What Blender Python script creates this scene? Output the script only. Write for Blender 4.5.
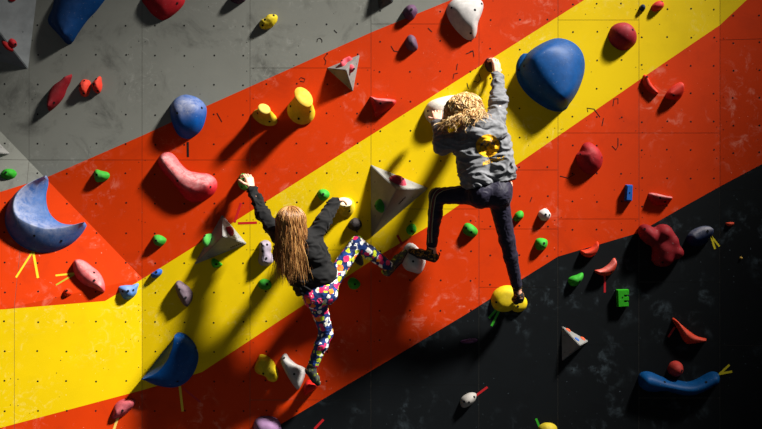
import bpy, bmesh, math, random
import numpy as np
from mathutils import Vector, Matrix, noise
from mathutils.bvhtree import BVHTree

for o in list(bpy.data.objects):
    bpy.data.objects.remove(o)
scn = bpy.context.scene
COL = scn.collection
random.seed(7)

# ------------------------------------------------------------------ camera, world, light, exposure
S, D, CX, CY, ZC = 0.0072, 6.2, 381.0, 214.5, 1.9      # metres per photo pixel on the wall, camera distance, picture centre, eye height
cam = bpy.data.cameras.new('camera')
cam.sensor_width = 36.0
cam.lens = (D / S) * 36.0 / 762.0
camo = bpy.data.objects.new('camera', cam)
camo.location = (0, -D, ZC)
camo.rotation_euler = (math.pi / 2, 0, 0)
COL.objects.link(camo)
scn.camera = camo

vs = scn.view_settings
vs.view_transform = 'Standard'
vs.look = 'None'
vs.gamma = 1.0
vs.use_curve_mapping = False
vs.exposure = 0.06

world = bpy.data.worlds.new('hall')
scn.world = world
world.use_nodes = True
world.node_tree.nodes['Background'].inputs[0].default_value = (0.85, 0.92, 1.0, 1)
world.node_tree.nodes['Background'].inputs[1].default_value = 0.05

LPOS = Vector((7.5, -3.95, 11.4))          # high flood on the right, in front of the wall
LTGT = Vector((-6.7, 0.0, -6.6))
sp = bpy.data.lights.new('hall_spotlight', 'SPOT')
sp.energy = 28500
sp.color = (1.0, 0.965, 0.90)
sp.shadow_soft_size = 0.62
sp.spot_size = math.radians(33.2)
sp.spot_blend = 0.99
spo = bpy.data.objects.new('hall_spotlight', sp)
spo.location = LPOS
spo.rotation_euler = (LTGT - LPOS).to_track_quat('-Z', 'Y').to_euler()
COL.objects.link(spo)


# ------------------------------------------------------------------ helpers: colour and materials
def lin(h):
    h = h.lstrip('#')
    c = [int(h[i:i + 2], 16) / 255.0 for i in (0, 2, 4)]
    return tuple((x / 12.92 if x <= 0.04045 else ((x + 0.055) / 1.055) ** 2.4) for x in c) + (1.0,)


class NT:
    def __init__(self, name):
        self.m = bpy.data.materials.new(name)
        self.m.use_nodes = True
        self.t = self.m.node_tree
        self.b = self.t.nodes['Principled BSDF']

    def n(self, typ, **kw):
        nd = self.t.nodes.new(typ)
        for k, v in kw.items():
            setattr(nd, k, v)
        return nd

    def l(self, a, b):
        self.t.links.new(a, b)

    def tex(self, scale, detail=4.0, rough=0.55, src=None, distort=0.0):
        nd = self.n('ShaderNodeTexNoise')
        nd.inputs['Scale'].default_value = scale
        nd.inputs['Detail'].default_value = detail
        nd.inputs['Roughness'].default_value = rough
        nd.inputs['Distortion'].default_value = distort
        if src is not None:
            self.l(src, nd.inputs['Vector'])
        return nd.outputs['Fac']

    def ramp(self, fac, a, b, lo=0.0, hi=1.0):
        mr = self.n('ShaderNodeMapRange')
        mr.interpolation_type = 'SMOOTHSTEP'
        mr.inputs['From Min'].default_value = a
        mr.inputs['From Max'].default_value = b
        mr.inputs['To Min'].default_value = lo
        mr.inputs['To Max'].default_value = hi
        self.l(fac, mr.inputs['Value'])
        return mr.outputs['Result']

    def mix(self, fac, a, b):
        mx = self.n('ShaderNodeMix', data_type='RGBA')
        for v, i in ((fac, 0), (a, 6), (b, 7)):
            if hasattr(v, 'is_output'):
                self.l(v, mx.inputs[i])
            elif i == 0:
                mx.inputs[0].default_value = v
            else:
                mx.inputs[i].default_value = v
        return mx.outputs[2]

    def math(self, op, a, b=0.0):
        nd = self.n('ShaderNodeMath', operation=op)
        for i, v in enumerate((a, b)):
            if hasattr(v, 'is_output'):
                self.l(v, nd.inputs[i])
            else:
                nd.inputs[i].default_value = v
        return nd.outputs[0]

    def bump(self, h, strength, dist):
        nd = self.n('ShaderNodeBump')
        nd.inputs['Strength'].default_value = strength
        nd.inputs['Distance'].default_value = dist
        self.l(h, nd.inputs['Height'])
        self.l(nd.outputs['Normal'], self.b.inputs['Normal'])

    def color(self, c):
        if hasattr(c, 'is_output'):
            self.l(c, self.b.inputs['Base Color'])
        else:
            self.b.inputs['Base Color'].default_value = c

    def set(self, rough=0.5, spec=0.5):
        self.b.inputs['Roughness'].default_value = rough
        self.b.inputs['Specular IOR Level'].default_value = spec


def paint_mat(name, col, chalk, chalk_amt, dark, dark_amt, rough, spec, csc=15.0, cdis=1.6):
    """painted plywood: chalk dust, rubber scuffs, fine roller relief"""
    m = NT(name)
    co = m.n('ShaderNodeTexCoord').outputs['Object']
    base = m.mix(m.ramp(m.tex(1.1, 5, 0.6, co), 0.35, 0.7, 0, 1), col, tuple(x * 0.86 for x in col[:3]) + (1,))
    ds = m.math('MULTIPLY', m.ramp(m.tex(3.3, 8, 0.68, co, 0.6), 0.50, 0.74), dark_amt)
    base = m.mix(ds, base, dark)
    c1 = m.ramp(m.tex(2.1, 3, 0.5, co), 0.47, 0.66)
    c2 = m.ramp(m.tex(csc, 9, 0.68, co, cdis), 0.50, 0.74)
    cf = m.math('MULTIPLY', m.math('MULTIPLY', c1, c2), chalk_amt)
    base = m.mix(cf, base, chalk)
    sk = m.ramp(m.tex(55, 2, 0.5, co), 0.735, 0.76)
    base = m.mix(m.math('MULTIPLY', sk, chalk_amt), base, chalk)
    m.color(base)
    m.set(rough, spec)
    m.bump(m.tex(220, 3, 0.6, co), 0.12, 0.002)
    return m.m


MP = {
    'grey': paint_mat('grey_paint', lin('80817a'), lin('b4b4ae'), 0.45, lin('52524e'), 0.8, 0.6, 0.12),
    'orange': paint_mat('orange_paint', lin('cb3600'), lin('ee9c84'), 0.55, lin('9c2606'), 0.35, 0.6, 0.12, 11.0, 0.7),
    'yellow': paint_mat('yellow_paint', lin('e2c000'), lin('f4e6a0'), 0.35, lin('c2a302'), 0.3, 0.6, 0.12),
    'black': paint_mat('black_paint', lin('0a0e11'), lin('5a6870'), 0.6, lin('06080a'), 0.6, 0.6, 0.15, 7.0, 0.3),
}


def plain(name, col, rough=0.6, spec=0.4, nscale=0, namp=0.15):
    m = NT(name)
    if nscale:
        co = m.n('ShaderNodeTexCoord').outputs['Object']
        f = m.ramp(m.tex(nscale, 5, 0.6, co), 0.3, 0.7)
        m.color(m.mix(f, tuple(x * (1 - namp) for x in col[:3]) + (1,), tuple(min(1, x * (1 + namp)) for x in col[:3]) + (1,)))
        m.bump(m.tex(nscale * 6, 3, 0.6, co), 0.2, 0.002)
    else:
        m.color(col)
    m.set(rough, spec)
    return m.m


_hm = {}


def hold_mat(hexc, rough=0.55, grit=1.0):
    """cast resin: gritty relief, chalk where hands grip (mesh attribute 'chalk'), dark rubber rub"""
    key = (hexc, rough, grit)
    if key in _hm:
        return _hm[key]
    m = NT('resin_' + hexc)
    c = lin(hexc)
    co = m.n('ShaderNodeTexCoord').outputs['Object']
    at = m.n('ShaderNodeAttribute', attribute_name='chalk').outputs['Fac']
    base = m.mix(m.ramp(m.tex(22, 6, 0.65, co), 0.35, 0.7), tuple(x * 0.78 for x in c[:3]) + (1,), c)
    nz = m.ramp(m.tex(20, 7, 0.7, co, 0.5), 0.15, 0.75)
    cf = m.math('MULTIPLY', at, m.math('ADD', m.math('MULTIPLY', nz, 1.05), 0.02))
    base = m.mix(cf, base, lin('d6d0ce'))
    fl = m.math('MULTIPLY', m.ramp(m.tex(70, 2, 0.5, co), 0.70, 0.73), 0.14)
    base = m.mix(fl, base, lin('d8d4d0'))
    m.color(base)
    m.set(rough + 0.08, 0.12)
    m.bump(m.tex(190, 4, 0.65, co), 0.28 * grit, 0.003)
    _hm[key] = m.m
    return m.m


M_DARK = plain('bolt_hole_black', lin('08080a'), 0.8, 0.2)
M_STEEL = plain('bolt_steel', lin('4a4a4c'), 0.4, 0.5)
M_BACK = plain('joint_plywood', lin('5a564e'), 0.8, 0.2)
M_INK = plain('marker_ink', lin('140c0c'), 0.7, 0.2)
M_PLY = plain('volume_grey_paint', lin('767572'), 0.5, 0.4, 9, 0.16)
M_PLYDK = plain('volume_dark_paint', lin('3a3a3c'), 0.5, 0.4, 9, 0.16)
M_MAT = plain('crash_mat_vinyl', lin('2a2c30'), 0.6, 0.3, 6, 0.15)


# ------------------------------------------------------------------ helpers: objects
def link(name, me, mat=None, M=None, parent=None):
    o = bpy.data.objects.new(name, me)
    COL.objects.link(o)
    if me is not None and mat is not None and not me.materials:
        me.materials.append(mat)
    M = M or Matrix.Identity(4)
    o['_m'] = [x for r in M for x in r]
    if parent is not None:
        o.parent = parent
        P = Matrix([parent['_m'][i * 4:i * 4 + 4] for i in range(4)])
        o.matrix_basis = P.inverted() @ M
    else:
        o.matrix_basis = M
    return o


def tag(o, label, cat, group=None, kind=None):
    if label:
        o['label'] = label
    if cat:
        o['category'] = cat
    if group:
        o['group'] = group
    if kind:
        o['kind'] = kind
    return o


def mesh(name, verts, faces, smooth=False, attr=None):
    me = bpy.data.meshes.new(name)
    me.from_pydata([tuple(v) for v in verts], [], [tuple(f) for f in faces])
    if smooth:
        me.polygons.foreach_set('use_smooth', [True] * len(me.polygons))
    if attr is not None:
        a = me.attributes.new('chalk', 'FLOAT', 'POINT')
        a.data.foreach_set('value', [float(x) for x in attr])
    me.update()
    return me


# ------------------------------------------------------------------ the wall as a faceted surface  d(u, v) = how far it stands forward
K1, K2, K3 = math.tan(math.radians(17)), math.tan(math.radians(19.3)), math.tan(math.radians(8))
FX, FY, FR = 142.0, 278.0, 720.0
DN = Vector((-148, 143)).normalized()


def t1(u, v):
    return (FX - u) * K1 * S


def t2(u, v):
    return ((u - FX) * DN.x + (v - FY) * DN.y) * K2 * S


def duv(u, v):
    if u > FR:
        return (u - FR) * K3 * S
    return max(0.0, min(t1(u, v), t2(u, v)))


def uv2w(u, v, off=0.0):
    return Vector(((u - CX) * S, -duv(u, v) - off, ZC + (CY - v) * S))


def pix(px, py, e=0.0):
    """the point seen at a photo pixel that stands e metres forward of the wall"""
    u, v = px, py
    dep = e
    for _ in range(12):
        dep = duv(u, v) + e
        k = (D - dep) / D
        u, v = CX + (px - CX) * k, CY + (py - CY) * k
    return Vector(((u - CX) * S, -dep, ZC + (CY - v) * S))


def pix_uv(px, py):
    p = pix(px, py)
    return (p.x / S + CX, CY - (p.z - ZC) / S)


def wall_normal(P):
    u, v = P.x / S + CX, CY - (P.z - ZC) / S
    e = 0.5
    gx = (duv(u + e, v) - duv(u - e, v)) / (2 * e * S)
    gz = -(duv(u, v + e) - duv(u, v - e)) / (2 * e * S)
    return Vector((-gx, -1, -gz)).normalized()


def frame(px, py, h=0.0, plane=None, fwd=0.4):
    """4x4 at the foot of a hold (x right, y up, z out of the wall) and metres per pixel there"""
    if plane:
        p0, n = plane
        C = Vector((0, -D, ZC))
        q = pix(px, py) - C
        P = C + q * ((p0 - C).dot(n) / q.dot(n))
        base = P
    else:
        P = pix(px, py, h * fwd)
        n = wall_normal(P)
        base = P - n * (h * fwd)
    R = (Vector((1, 0, 0)) - n * n.x).normalized()
    U = n.cross(R)
    M = Matrix(((R.x, U.x, n.x, base.x), (R.y, U.y, n.y, base.y), (R.z, U.z, n.z, base.z), (0, 0, 0, 1)))
    return M, S * (D + P.y) / D


# --- painted bands, as polylines v(u); between two lines one colour
def poly(pts):
    return [pix_uv(*p) if p[0] < FX else p for p in pts]


B1 = poly([(-60, 207), (0, 192), (45, 178), (143.6, 135), (204, 107.2), (372, 32), (451, 0), (700, -105), (960, -215)])
B2 = poly([(-60, 314), (0, 309.6), (105, 301), (141.5, 279.5), (240, 218), (390, 123), (580, 2.6), (960, -240)])
B3 = poly([(-60, 444), (0, 428), (143, 390), (202, 372), (286, 316.5), (380, 255), (429, 226), (514, 166.5), (645, 76), (720, 25), (746, 0), (960, -206)])
B4 = poly([(-60, 650), (200, 477), (281, 424), (390, 359.5), (463, 316), (558, 256.5), (638, 233), (677, 210.5), (762, 163), (960, 52)])


def clip(pg, a, b, c):
    """keep a*u + b*v + c >= 0"""
    out = []
    for i in range(len(pg)):
        p, q = pg[i], pg[(i + 1) % len(pg)]
        dp, dq = a * p[0] + b * p[1] + c, a * q[0] + b * q[1] + c
        if dp >= 0:
            out.append(p)
        if (dp > 0 > dq) or (dp < 0 < dq):
            t = dp / (dp - dq)
            out.append((p[0] + (q[0] - p[0]) * t, p[1] + (q[1] - p[1]) * t))
    return out


def area(pg):
    return 0.5 * abs(sum(pg[i][0] * pg[(i + 1) % len(pg)][1] - pg[(i + 1) % len(pg)][0] * pg[i][1] for i in range(len(pg))))


def line_at(B, ua, ub):
    um = 0.5 * (ua + ub)
    for (x0, y0), (x1, y1) in zip(B, B[1:]):
        if x0 <= um <= x1:
            s = (y1 - y0) / (x1 - x0)
            return s, y0 - s * x0
    return 0.0, B[-1][1]


UB = sorted(set([round(p[0], 3) for B in (B1, B2, B3, B4) for p in B] + [FX, FR]))
# planes of the facets as a*u + b*v + c (forward distance)
PL1 = (-K1 * S, 0.0, FX * K1 * S)
PL2 = (DN.x * K2 * S, DN.y * K2 * S, -(FX * DN.x + FY * DN.y) * K2 * S)


def cells(u0, u1, v0, v1):
    """convex one-colour, one-facet pieces of a rectangle of wall"""
    cuts = [u0] + [u for u in UB if u0 < u < u1] + [u1]
    for ua, ub in zip(cuts, cuts[1:]):
        base = [(ua, v0), (ub, v0), (ub, v1), (ua, v1)]
        if ub <= FX + 1e-6:
            dd = tuple(PL1[i] - PL2[i] for i in range(3))
            parts = [clip(base, *[-x for x in PL2])]
            fr = clip(base, *PL2)
            if len(fr) > 2:
                parts += [clip(fr, *dd), clip(fr, *[-x for x in dd])]
        else:
            parts = [base]
        ls = [line_at(B, ua, ub) for B in (B1, B2, B3, B4)]
        for pg in parts:
            if len(pg) < 3:
                continue
            for i, colr in enumerate(('grey', 'orange', 'yellow', 'orange', 'black')):
                q = pg
                if i > 0:
                    q = clip(q, -ls[i - 1][0], 1, -ls[i - 1][1])
                if i < 4 and len(q) > 2:
                    q = clip(q, ls[i][0], -1, ls[i][1])
                if len(q) > 2 and area(q) > 1e-3:
                    yield q, colr


def wall_mesh(name, u0, u1, v0, v1, off, thick, coloured=True):
    bm = bmesh.new()
    names = ['grey', 'orange', 'yellow', 'black']
    for q, c in cells(u0, u1, v0, v1):
        vs_ = [bm.verts.new(uv2w(a, b, off)) for a, b in q]
        try:
            f = bm.faces.new(vs_)
        except ValueError:
            continue
        f.material_index = names.index(c) if coloured else 0
    bmesh.ops.remove_doubles(bm, verts=bm.verts, dist=1e-5)
    bm.normal_update()
    for f in bm.faces:
        if f.normal.y > 0:
            f.normal_flip()
    be = [e for e in bm.edges if e.is_boundary]
    r = bmesh.ops.extrude_edge_only(bm, edges=be)
    for g in r['geom']:
        if isinstance(g, bmesh.types.BMVert):
            g.co.y += thick
    bmesh.ops.recalc_face_normals(bm, faces=bm.faces)
    me = bpy.data.meshes.new(name)
    bm.to_mesh(me)
    bm.free()
    return me


UMIN, UMAX, VMIN, VMAX = -130.0, 900.0, -190.0, CY + ZC / S
bk = wall_mesh('wall_back', UMIN, UMAX, VMIN, VMAX, -0.0013, 0.10, False)
wall = tag(link('wall_back', bk, M_BACK), 'faceted climbing wall of bolted plywood panels painted in diagonal bands', None, kind='structure')

columns = [(UMIN, 29, [45, 160]), (29, FX, [-62, 160]), (FX, 250, [-50, 160]), (250, 371, [68, 250, 400]),
           (371, 479, [24, 209, 385]), (479, 558, [-10, 170, 229, 287.3]), (558, 639, [20, 133, 219, 345]),
           (639, FR, [-70, 133, 282, 398]), (FR, 810, [40, 190, 345]), (810, UMAX, [-20, 160, 320])]
GAP = 0.2
for u0, u1, rows in columns:
    ys = [VMIN] + rows + [VMAX]
    for v0, v1 in zip(ys, ys[1:]):
        me = wall_mesh('panel', u0 + GAP, u1 - GAP, v0 + GAP, v1 - GAP, 0.0, 0.0012)
        for k in ('grey', 'orange', 'yellow', 'black'):
            me.materials.append(MP[k])
        link('panel', me, None, None, wall)

# bolt holes (threaded inserts): hundreds of small dark dots, one joined part
nv, nf = [], []


def dot(u, v, r, n=7, off=0.0006):
    c = uv2w(u, v)
    nn = wall_normal(c)
    R = (Vector((1, 0, 0)) - nn * nn.x).normalized()
    U = nn.cross(R)
    b = len(nv)
    for k in range(n):
        a = 2 * math.pi * k / n
        nv.append(c + nn * off + (R * math.cos(a) + U * math.sin(a)) * r)
    nf.append([b + k for k in range(n)])


rnd = random.Random(3)


def nutgrid(xs, y0, dy):
    y = y0
    while y < VMAX - 5:
        for x in xs:
            u, v = (pix_uv(x, y) if x < FX else (x, y))
            dot(u + rnd.uniform(-.5, .5), v + rnd.uniform(-.6, .6), 0.0068)
        y += dy


nutgrid([-85, -55, -25, 4.5, 37.7, 66.6, 96.2, 125.8], -123, 29.65)
nutgrid([155, 184.5, 214, 243.3], -122.5, 29.65)
nutgrid([266, 296.5, 327, 357.4], -124, 29.7)
nutgrid([380, 410.2, 440.5, 470.6], -138, 29.9)
nutgrid([490.5, 519.6, 547.5], -128, 29.5)
nutgrid([572.5, 597, 621.3], -137, 28.2)
nutgrid([642, 667, 691, 714], -132, 28.2)
nutgrid([732.5, 757, 782, 806, 830, 855], -120, 27.3)
for _ in range(330):
    u, v = rnd.uniform(-40, 800), rnd.uniform(-30, VMAX - 10)
    dot(u, v, rnd.uniform(0.0016, 0.0038), 5)
for u0, u1, rows in columns[1:]:                       # panel screws along the seams
    v = VMIN + 20
    while v < VMAX - 8:
        if rnd.random() < 0.7:
            dot(u0 - 3.2, v + rnd.uniform(-3, 3), 0.0036, 6)
            dot(u0 + 3.2, v + rnd.uniform(-3, 3), 0.0036, 6)
        v += 30
tag(link('threaded_insert', mesh('threaded_insert', nv, nf), M_DARK, None, wall), None, None, kind='stuff')

# hand-drawn marker strokes on the panels
STROKES = [
    [(317, 42), (317.5, 39), (320, 38), (322, 40), (322, 42.5)],
    [(300, 81), (304, 82), (305, 79), (301, 77.5), (299, 79.5)],
    [(325, 65), (326, 61), (324, 58), (327, 54)],
    [(470, 51.5), (473, 50.5), (474, 57)], [(466, 54), (473, 51)],
    [(453, 79), (454, 74), (458, 73)], [(456.5, 70), (457.2, 65), (457.6, 64)],
    [(473.5, 81), (478, 82.5), (481, 79.5), (479, 74)],
    [(467, 83), (468.5, 89)],
    [(588, 112), (587, 108), (594, 109), (600, 117)], [(602, 126), (603.5, 118)],
    [(613, 106), (614, 99), (618, 98.5), (618, 104)],
    [(612, 146), (616, 150), (618, 146), (618, 138)],
    [(560, 176), (568, 178), (575, 174)], [(530, 202), (532, 197)],
    [(428, 28), (432, 32)], [(391, 46), (394, 51), (399, 52)], [(334, 30), (337, 33)],
    [(217, 113), (222, 122)], [(187.8, 142), (188, 157)],
]
for st in STROKES:
    thick = 0.0026 if st[0][0] != 187.8 else 0.0075
    vv, ff = [], []
    P = [uv2w(*p, 0.0012) for p in st]
    for i, p in enumerate(P):
        a, b = P[max(0, i - 1)], P[min(len(P) - 1, i + 1)]
        t = (b - a).normalized()
        s = Vector((t.z, 0, -t.x)) * thick
        vv += [p - s, p + s]
        if i:
            k = 2 * i
            ff.append((k - 2, k - 1, k + 1, k))
    link('marker_stroke', mesh('marker_stroke', vv, ff), M_INK, None, wall)

fl = mesh('floor', [(-7, -7.5, 0), (7, -7.5, 0), (7, 0.2, 0), (-7, 0.2, 0), (-7, -7.5, -.05), (7, -7.5, -.05), (7, 0.2, -.05), (-7, 0.2, -.05)],
          [(0, 1, 2, 3), (4, 7, 6, 5), (0, 4, 5, 1), (1, 5, 6, 2), (2, 6, 7, 3), (3, 7, 4, 0)])
tag(link('floor', fl, M_MAT), 'dark vinyl crash mat floor below the climbing wall', None, kind='structure')


# ------------------------------------------------------------------ holds: builders
def spline(pts, n, closed=True):
    """Catmull-Rom, resampled evenly"""
    P = [Vector(p) for p in pts]
    m = len(P)
    if m < 3 and not closed:
        return [P[0].lerp(P[-1], i / (n - 1)) for i in range(n)]
    out = []
    for i in range(m if closed else m - 1):
        g = (lambda k: P[k % m]) if closed else (lambda k: P[max(0, min(m - 1, k))])
        p0, p1, p2, p3 = g(i - 1), g(i), g(i + 1), g(i + 2)
        for s in range(12):
            t = s / 12
            out.append(0.5 * ((2 * p1) + (p2 - p0) * t + (2 * p0 - 5 * p1 + 4 * p2 - p3) * t * t + (3 * p1 - p0 - 3 * p2 + p3) * t ** 3))
    out.append(out[0].copy() if closed else P[-1])
    L = [0.0]
    for a, b in zip(out, out[1:]):
        L.append(L[-1] + (b - a).length)
    res, j = [], 0
    for i in range(n):
        d = L[-1] * i / (n if closed else n - 1)
        while j < len(L) - 2 and L[j + 1] < d:
            j += 1
        seg = L[j + 1] - L[j]
        res.append(out[j].lerp(out[j + 1], 0 if seg == 0 else min(1, (d - L[j]) / seg)))
    return res


def near(p, SP):
    if len(SP) == 1:
        return SP[0]
    best, bd = None, 1e9
    for a, b in zip(SP, SP[1:]):
        ab = b - a
        t = max(0, min(1, (p - a).dot(ab) / max(ab.length_squared, 1e-12)))
        q = a + ab * t
        d = (p - q).length_squared
        if d < bd:
            best, bd = q, d
    return best


def ell(cx, cy, rx, ry, rot=0, seed=0, irr=0.06):
    r = random.Random(seed * 31 + int(cx * 7 + cy))
    a0 = math.radians(rot)
    out = []
    for k in range(12):
        a = 2 * math.pi * k / 12
        f = 1 + r.uniform(-irr, irr)
        x, y = rx * f * math.cos(a), ry * f * math.sin(a)
        out.append((cx + x * math.cos(a0) - y * math.sin(a0), cy + x * math.sin(a0) + y * math.cos(a0)))
    return out


BOLT = None


def bolt_mesh():
    global BOLT
    if BOLT is None:
        v, f = [], []
        n = 8
        for r, z in ((1.25, 0.0), (1.2, 0.5), (0.9, 0.55), (0.8, 0.32), (0.0, 0.3)):
            for k in range(n):
                a = 2 * math.pi * k / n
                v.append((r * math.cos(a), r * math.sin(a), z))
        for i in range(4):
            for k in range(n):
                f.append((i * n + k, i * n + (k + 1) % n, (i + 1) * n + (k + 1) % n, (i + 1) * n + k))
        BOLT = mesh('bolt', v, f)
        BOLT.materials.append(M_DARK)
    return BOLT


def add_bolts(o, M, me, bolts, cx, cy, m, r=0.0072):
    if not bolts:
        return
    bvh = BVHTree.FromPolygons([v.co for v in me.vertices], [p.vertices[:] for p in me.polygons])
    for b in bolts:
        x, y = (b[0] - cx) * m, (cy - b[1]) * m
        hit = bvh.ray_cast(Vector((x, y, 1.0)), Vector((0, 0, -1)))
        if hit[0] is None:
            continue
        n = hit[1]
        if n.z < 0:
            n = -n
        q = n.to_track_quat('Z', 'Y').to_matrix().to_4x4()
        L = Matrix.Translation(hit[0] - n * r * 0.08) @ q @ Matrix.Diagonal((r, r, r * 0.7, 1))
        link('bolt', bolt_mesh(), None, M @ L, o)


def center(outl):
    xs, ys = [p[0] for p in outl], [p[1] for p in outl]
    return 0.5 * (min(xs) + max(xs)), 0.5 * (min(ys) + max(ys))


HN = 0


def hold(label, outl, h, hexc, spine=None, bolts=(), chalk=0.3, p=2.0, q=2.0, lump=0.0, lf=30, name='climbing_hold', group=None,
         plane=None, parent=None, rough=0.55, grit=1.0, N=44, K=8, up=0.5, z0=-0.004, pair=None, p_in=None, sm=5):
    """rounded body over a traced outline, rising to a crest (point or line)"""
    global HN
    HN += 1
    if chalk <= 0.35:
        chalk *= 0.35
    cx, cy = center(outl)
    M, m = frame(cx, cy, h, plane)
    loc = lambda a: Vector(((a[0] - cx) * m, (cy - a[1]) * m))
    O = spline([loc(a) for a in outl], N)
    if spine is None:
        SP = [sum(O, Vector((0, 0))) / len(O)]
    elif len(spine) == 1:
        SP = [loc(spine[0])]
    else:
        SP = spline([loc(a) for a in spine], 14, False)
    if pair:                                             # crescents: outer edge tip to tip, then the inner edge back
        h2 = N // 2
        O = spline([loc(a) for a in outl[:pair + 1]], h2 + 1, False)[:-1] + spline([loc(a) for a in outl[pair:] + outl[:1]], h2 + 1, False)[:-1]
        SP = spline([loc(a) for a in spine], h2 + 1, False)
        T = SP[:-1] + SP[:0:-1]
    else:
        T = [near(o_, SP) for o_ in O]
    V, A, F = [], [], []
    for o_ in O:
        V.append(Vector((o_.x, o_.y, z0)))
        A.append(0)
    for i in range(K + 1):
        t = 1 - (1 - i / K) ** 1.5
        z = h * (1 - (1 - t) ** p) ** (1.0 / q) if t > 0 else 0.0
        for k_, (o_, s) in enumerate(zip(O, T)):
            xy = o_.lerp(s, t)
            zz = h * t ** p_in if (p_in and k_ > N // 2) else z
            V.append(Vector((xy.x, xy.y, zz)))
            wy = 0.5 + 0.5 * max(-1, min(1, (xy.y - s.y) / (0.6 * (o_ - s).length + 1e-6)))
            A.append(chalk * (0.12 + 0.88 * t ** 1.5) * ((1 - up) + up * 1.7 * wy * wy))
    for i in range(K + 1):
        for k in range(N):
            F.append((i * N + k, i * N + (k + 1) % N, (i + 1) * N + (k + 1) % N, (i + 1) * N + k))
    me = mesh(name, V, F, True, A)
    bm = bmesh.new()
    bm.from_mesh(me)
    bmesh.ops.remove_doubles(bm, verts=bm.verts, dist=0.0012)
    if not pair:
        be = [e for e in bm.edges if e.is_boundary and e.verts[0].co.z > 0.4 * h]
        if be:
            r_ = bmesh.ops.holes_fill(bm, edges=be, sides=0)
            bmesh.ops.triangulate(bm, faces=r_['faces'])
            for f in bm.faces:
                f.smooth = True
        for _ in range(sm):
            bmesh.ops.smooth_vert(bm, verts=[v for v in bm.verts if v.co.z > 0.12 * h], factor=0.5, use_axis_x=True, use_axis_y=True, use_axis_z=True)
    if lump:
        bm.normal_update()
        sd = Vector((HN * 3.7, HN * 1.3, 0))
        for v in bm.verts:
            if v.co.z > z0 + 1e-4:
                f = noise.noise(v.co * lf + sd) + 0.5 * noise.noise(v.co * lf * 2.1 + sd)
                v.co += v.normal * f * lump
                v.co.z = max(v.co.z, 0.001)
    bmesh.ops.recalc_face_normals(bm, faces=bm.faces)
    bm.to_mesh(me)
    bm.free()
    me.update()
    o = link(name, me, hold_mat(hexc, rough, grit), M, parent)
    if parent is None:
        tag(o, label, 'climbing hold', group)
    elif label:
        o['label'] = label
    add_bolts(o, M, me, bolts, cx, cy, m)
    return o


def barrel(label, base, top, h, hexc, face_hex, tilt=(0.3, 0.3), bolts=(), ease=0.55, group=None, chalk=0.03, waist=0.16):
    """flared foot, waisted stem, slanted flat end"""
    cx, cy = center(base)
    M, m = frame(cx, cy, h, None, 0.25)
    loc = lambda a: Vector(((a[0] - cx) * m, (cy - a[1]) * m))
    N, K = 40, 9
    B = spline([loc(a) for a in base], N)
    T = spline([loc(a) for a in top], N)
    tc = sum(T, Vector((0, 0))) / N
    bc = sum(B, Vector((0, 0))) / N
    best = min(range(N), key=lambda s: sum((B[k] - T[(k + s) % N]).length_squared for k in range(N)))
    T = [T[(k + best) % N] for k in range(N)]
    zt = [h - tilt[0] * (t.x - tc.x) - tilt[1] * (t.y - tc.y) for t in T]
    V = [Vector((b.x, b.y, -0.004)) for b in B]
    A = [0] * N
    for i in range(K + 1):
        t = i / K
        s = t ** ease
        for b, tp, z in zip(B, T, zt):
            xy = b.lerp(tp, s)
            ax_ = bc.lerp(tc, s)
            xy = ax_ + (xy - ax_) * (1 - waist * math.sin(math.pi * t))
            V.append(Vector((xy.x, xy.y, 0.012 + (z - 0.012) * t)))
            A.append(chalk)
    F = []
    for i in range(K + 1):
        for k in range(N):
            F.append((i * N + k, i * N + (k + 1) % N, (i + 1) * N + (k + 1) % N, (i + 1) * N + k))
    me = mesh('climbing_hold', V, F, True, A)
    o = tag(link('climbing_hold', me, hold_mat(hexc), M), label, 'climbing hold', group)
    tv, tf = [], []
    for j, (sc, dz) in enumerate(((1.0, -0.001), (0.96, 0.003), (0.5, 0.004))):
        for t, z in zip(T, zt):
            xy = tc + (t - tc) * sc
            tv.append(Vector((xy.x, xy.y, h + (z - h) * sc + dz)))
    tv.append(Vector((tc.x, tc.y, h + 0.004)))
    for j in range(2):
        for k in range(N):
            tf.append((j * N + k, j * N + (k + 1) % N, (j + 1) * N + (k + 1) % N, (j + 1) * N + k))
    for k in range(N):
        tf.append((2 * N + k, 2 * N + (k + 1) % N, 3 * N))
    link('grip_face', mesh('grip_face', tv, tf, True, [0.08] * len(tv)), hold_mat(face_hex), M, o)
    add_bolts(o, M, me, bolts, cx, cy, m)
    return o


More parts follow.
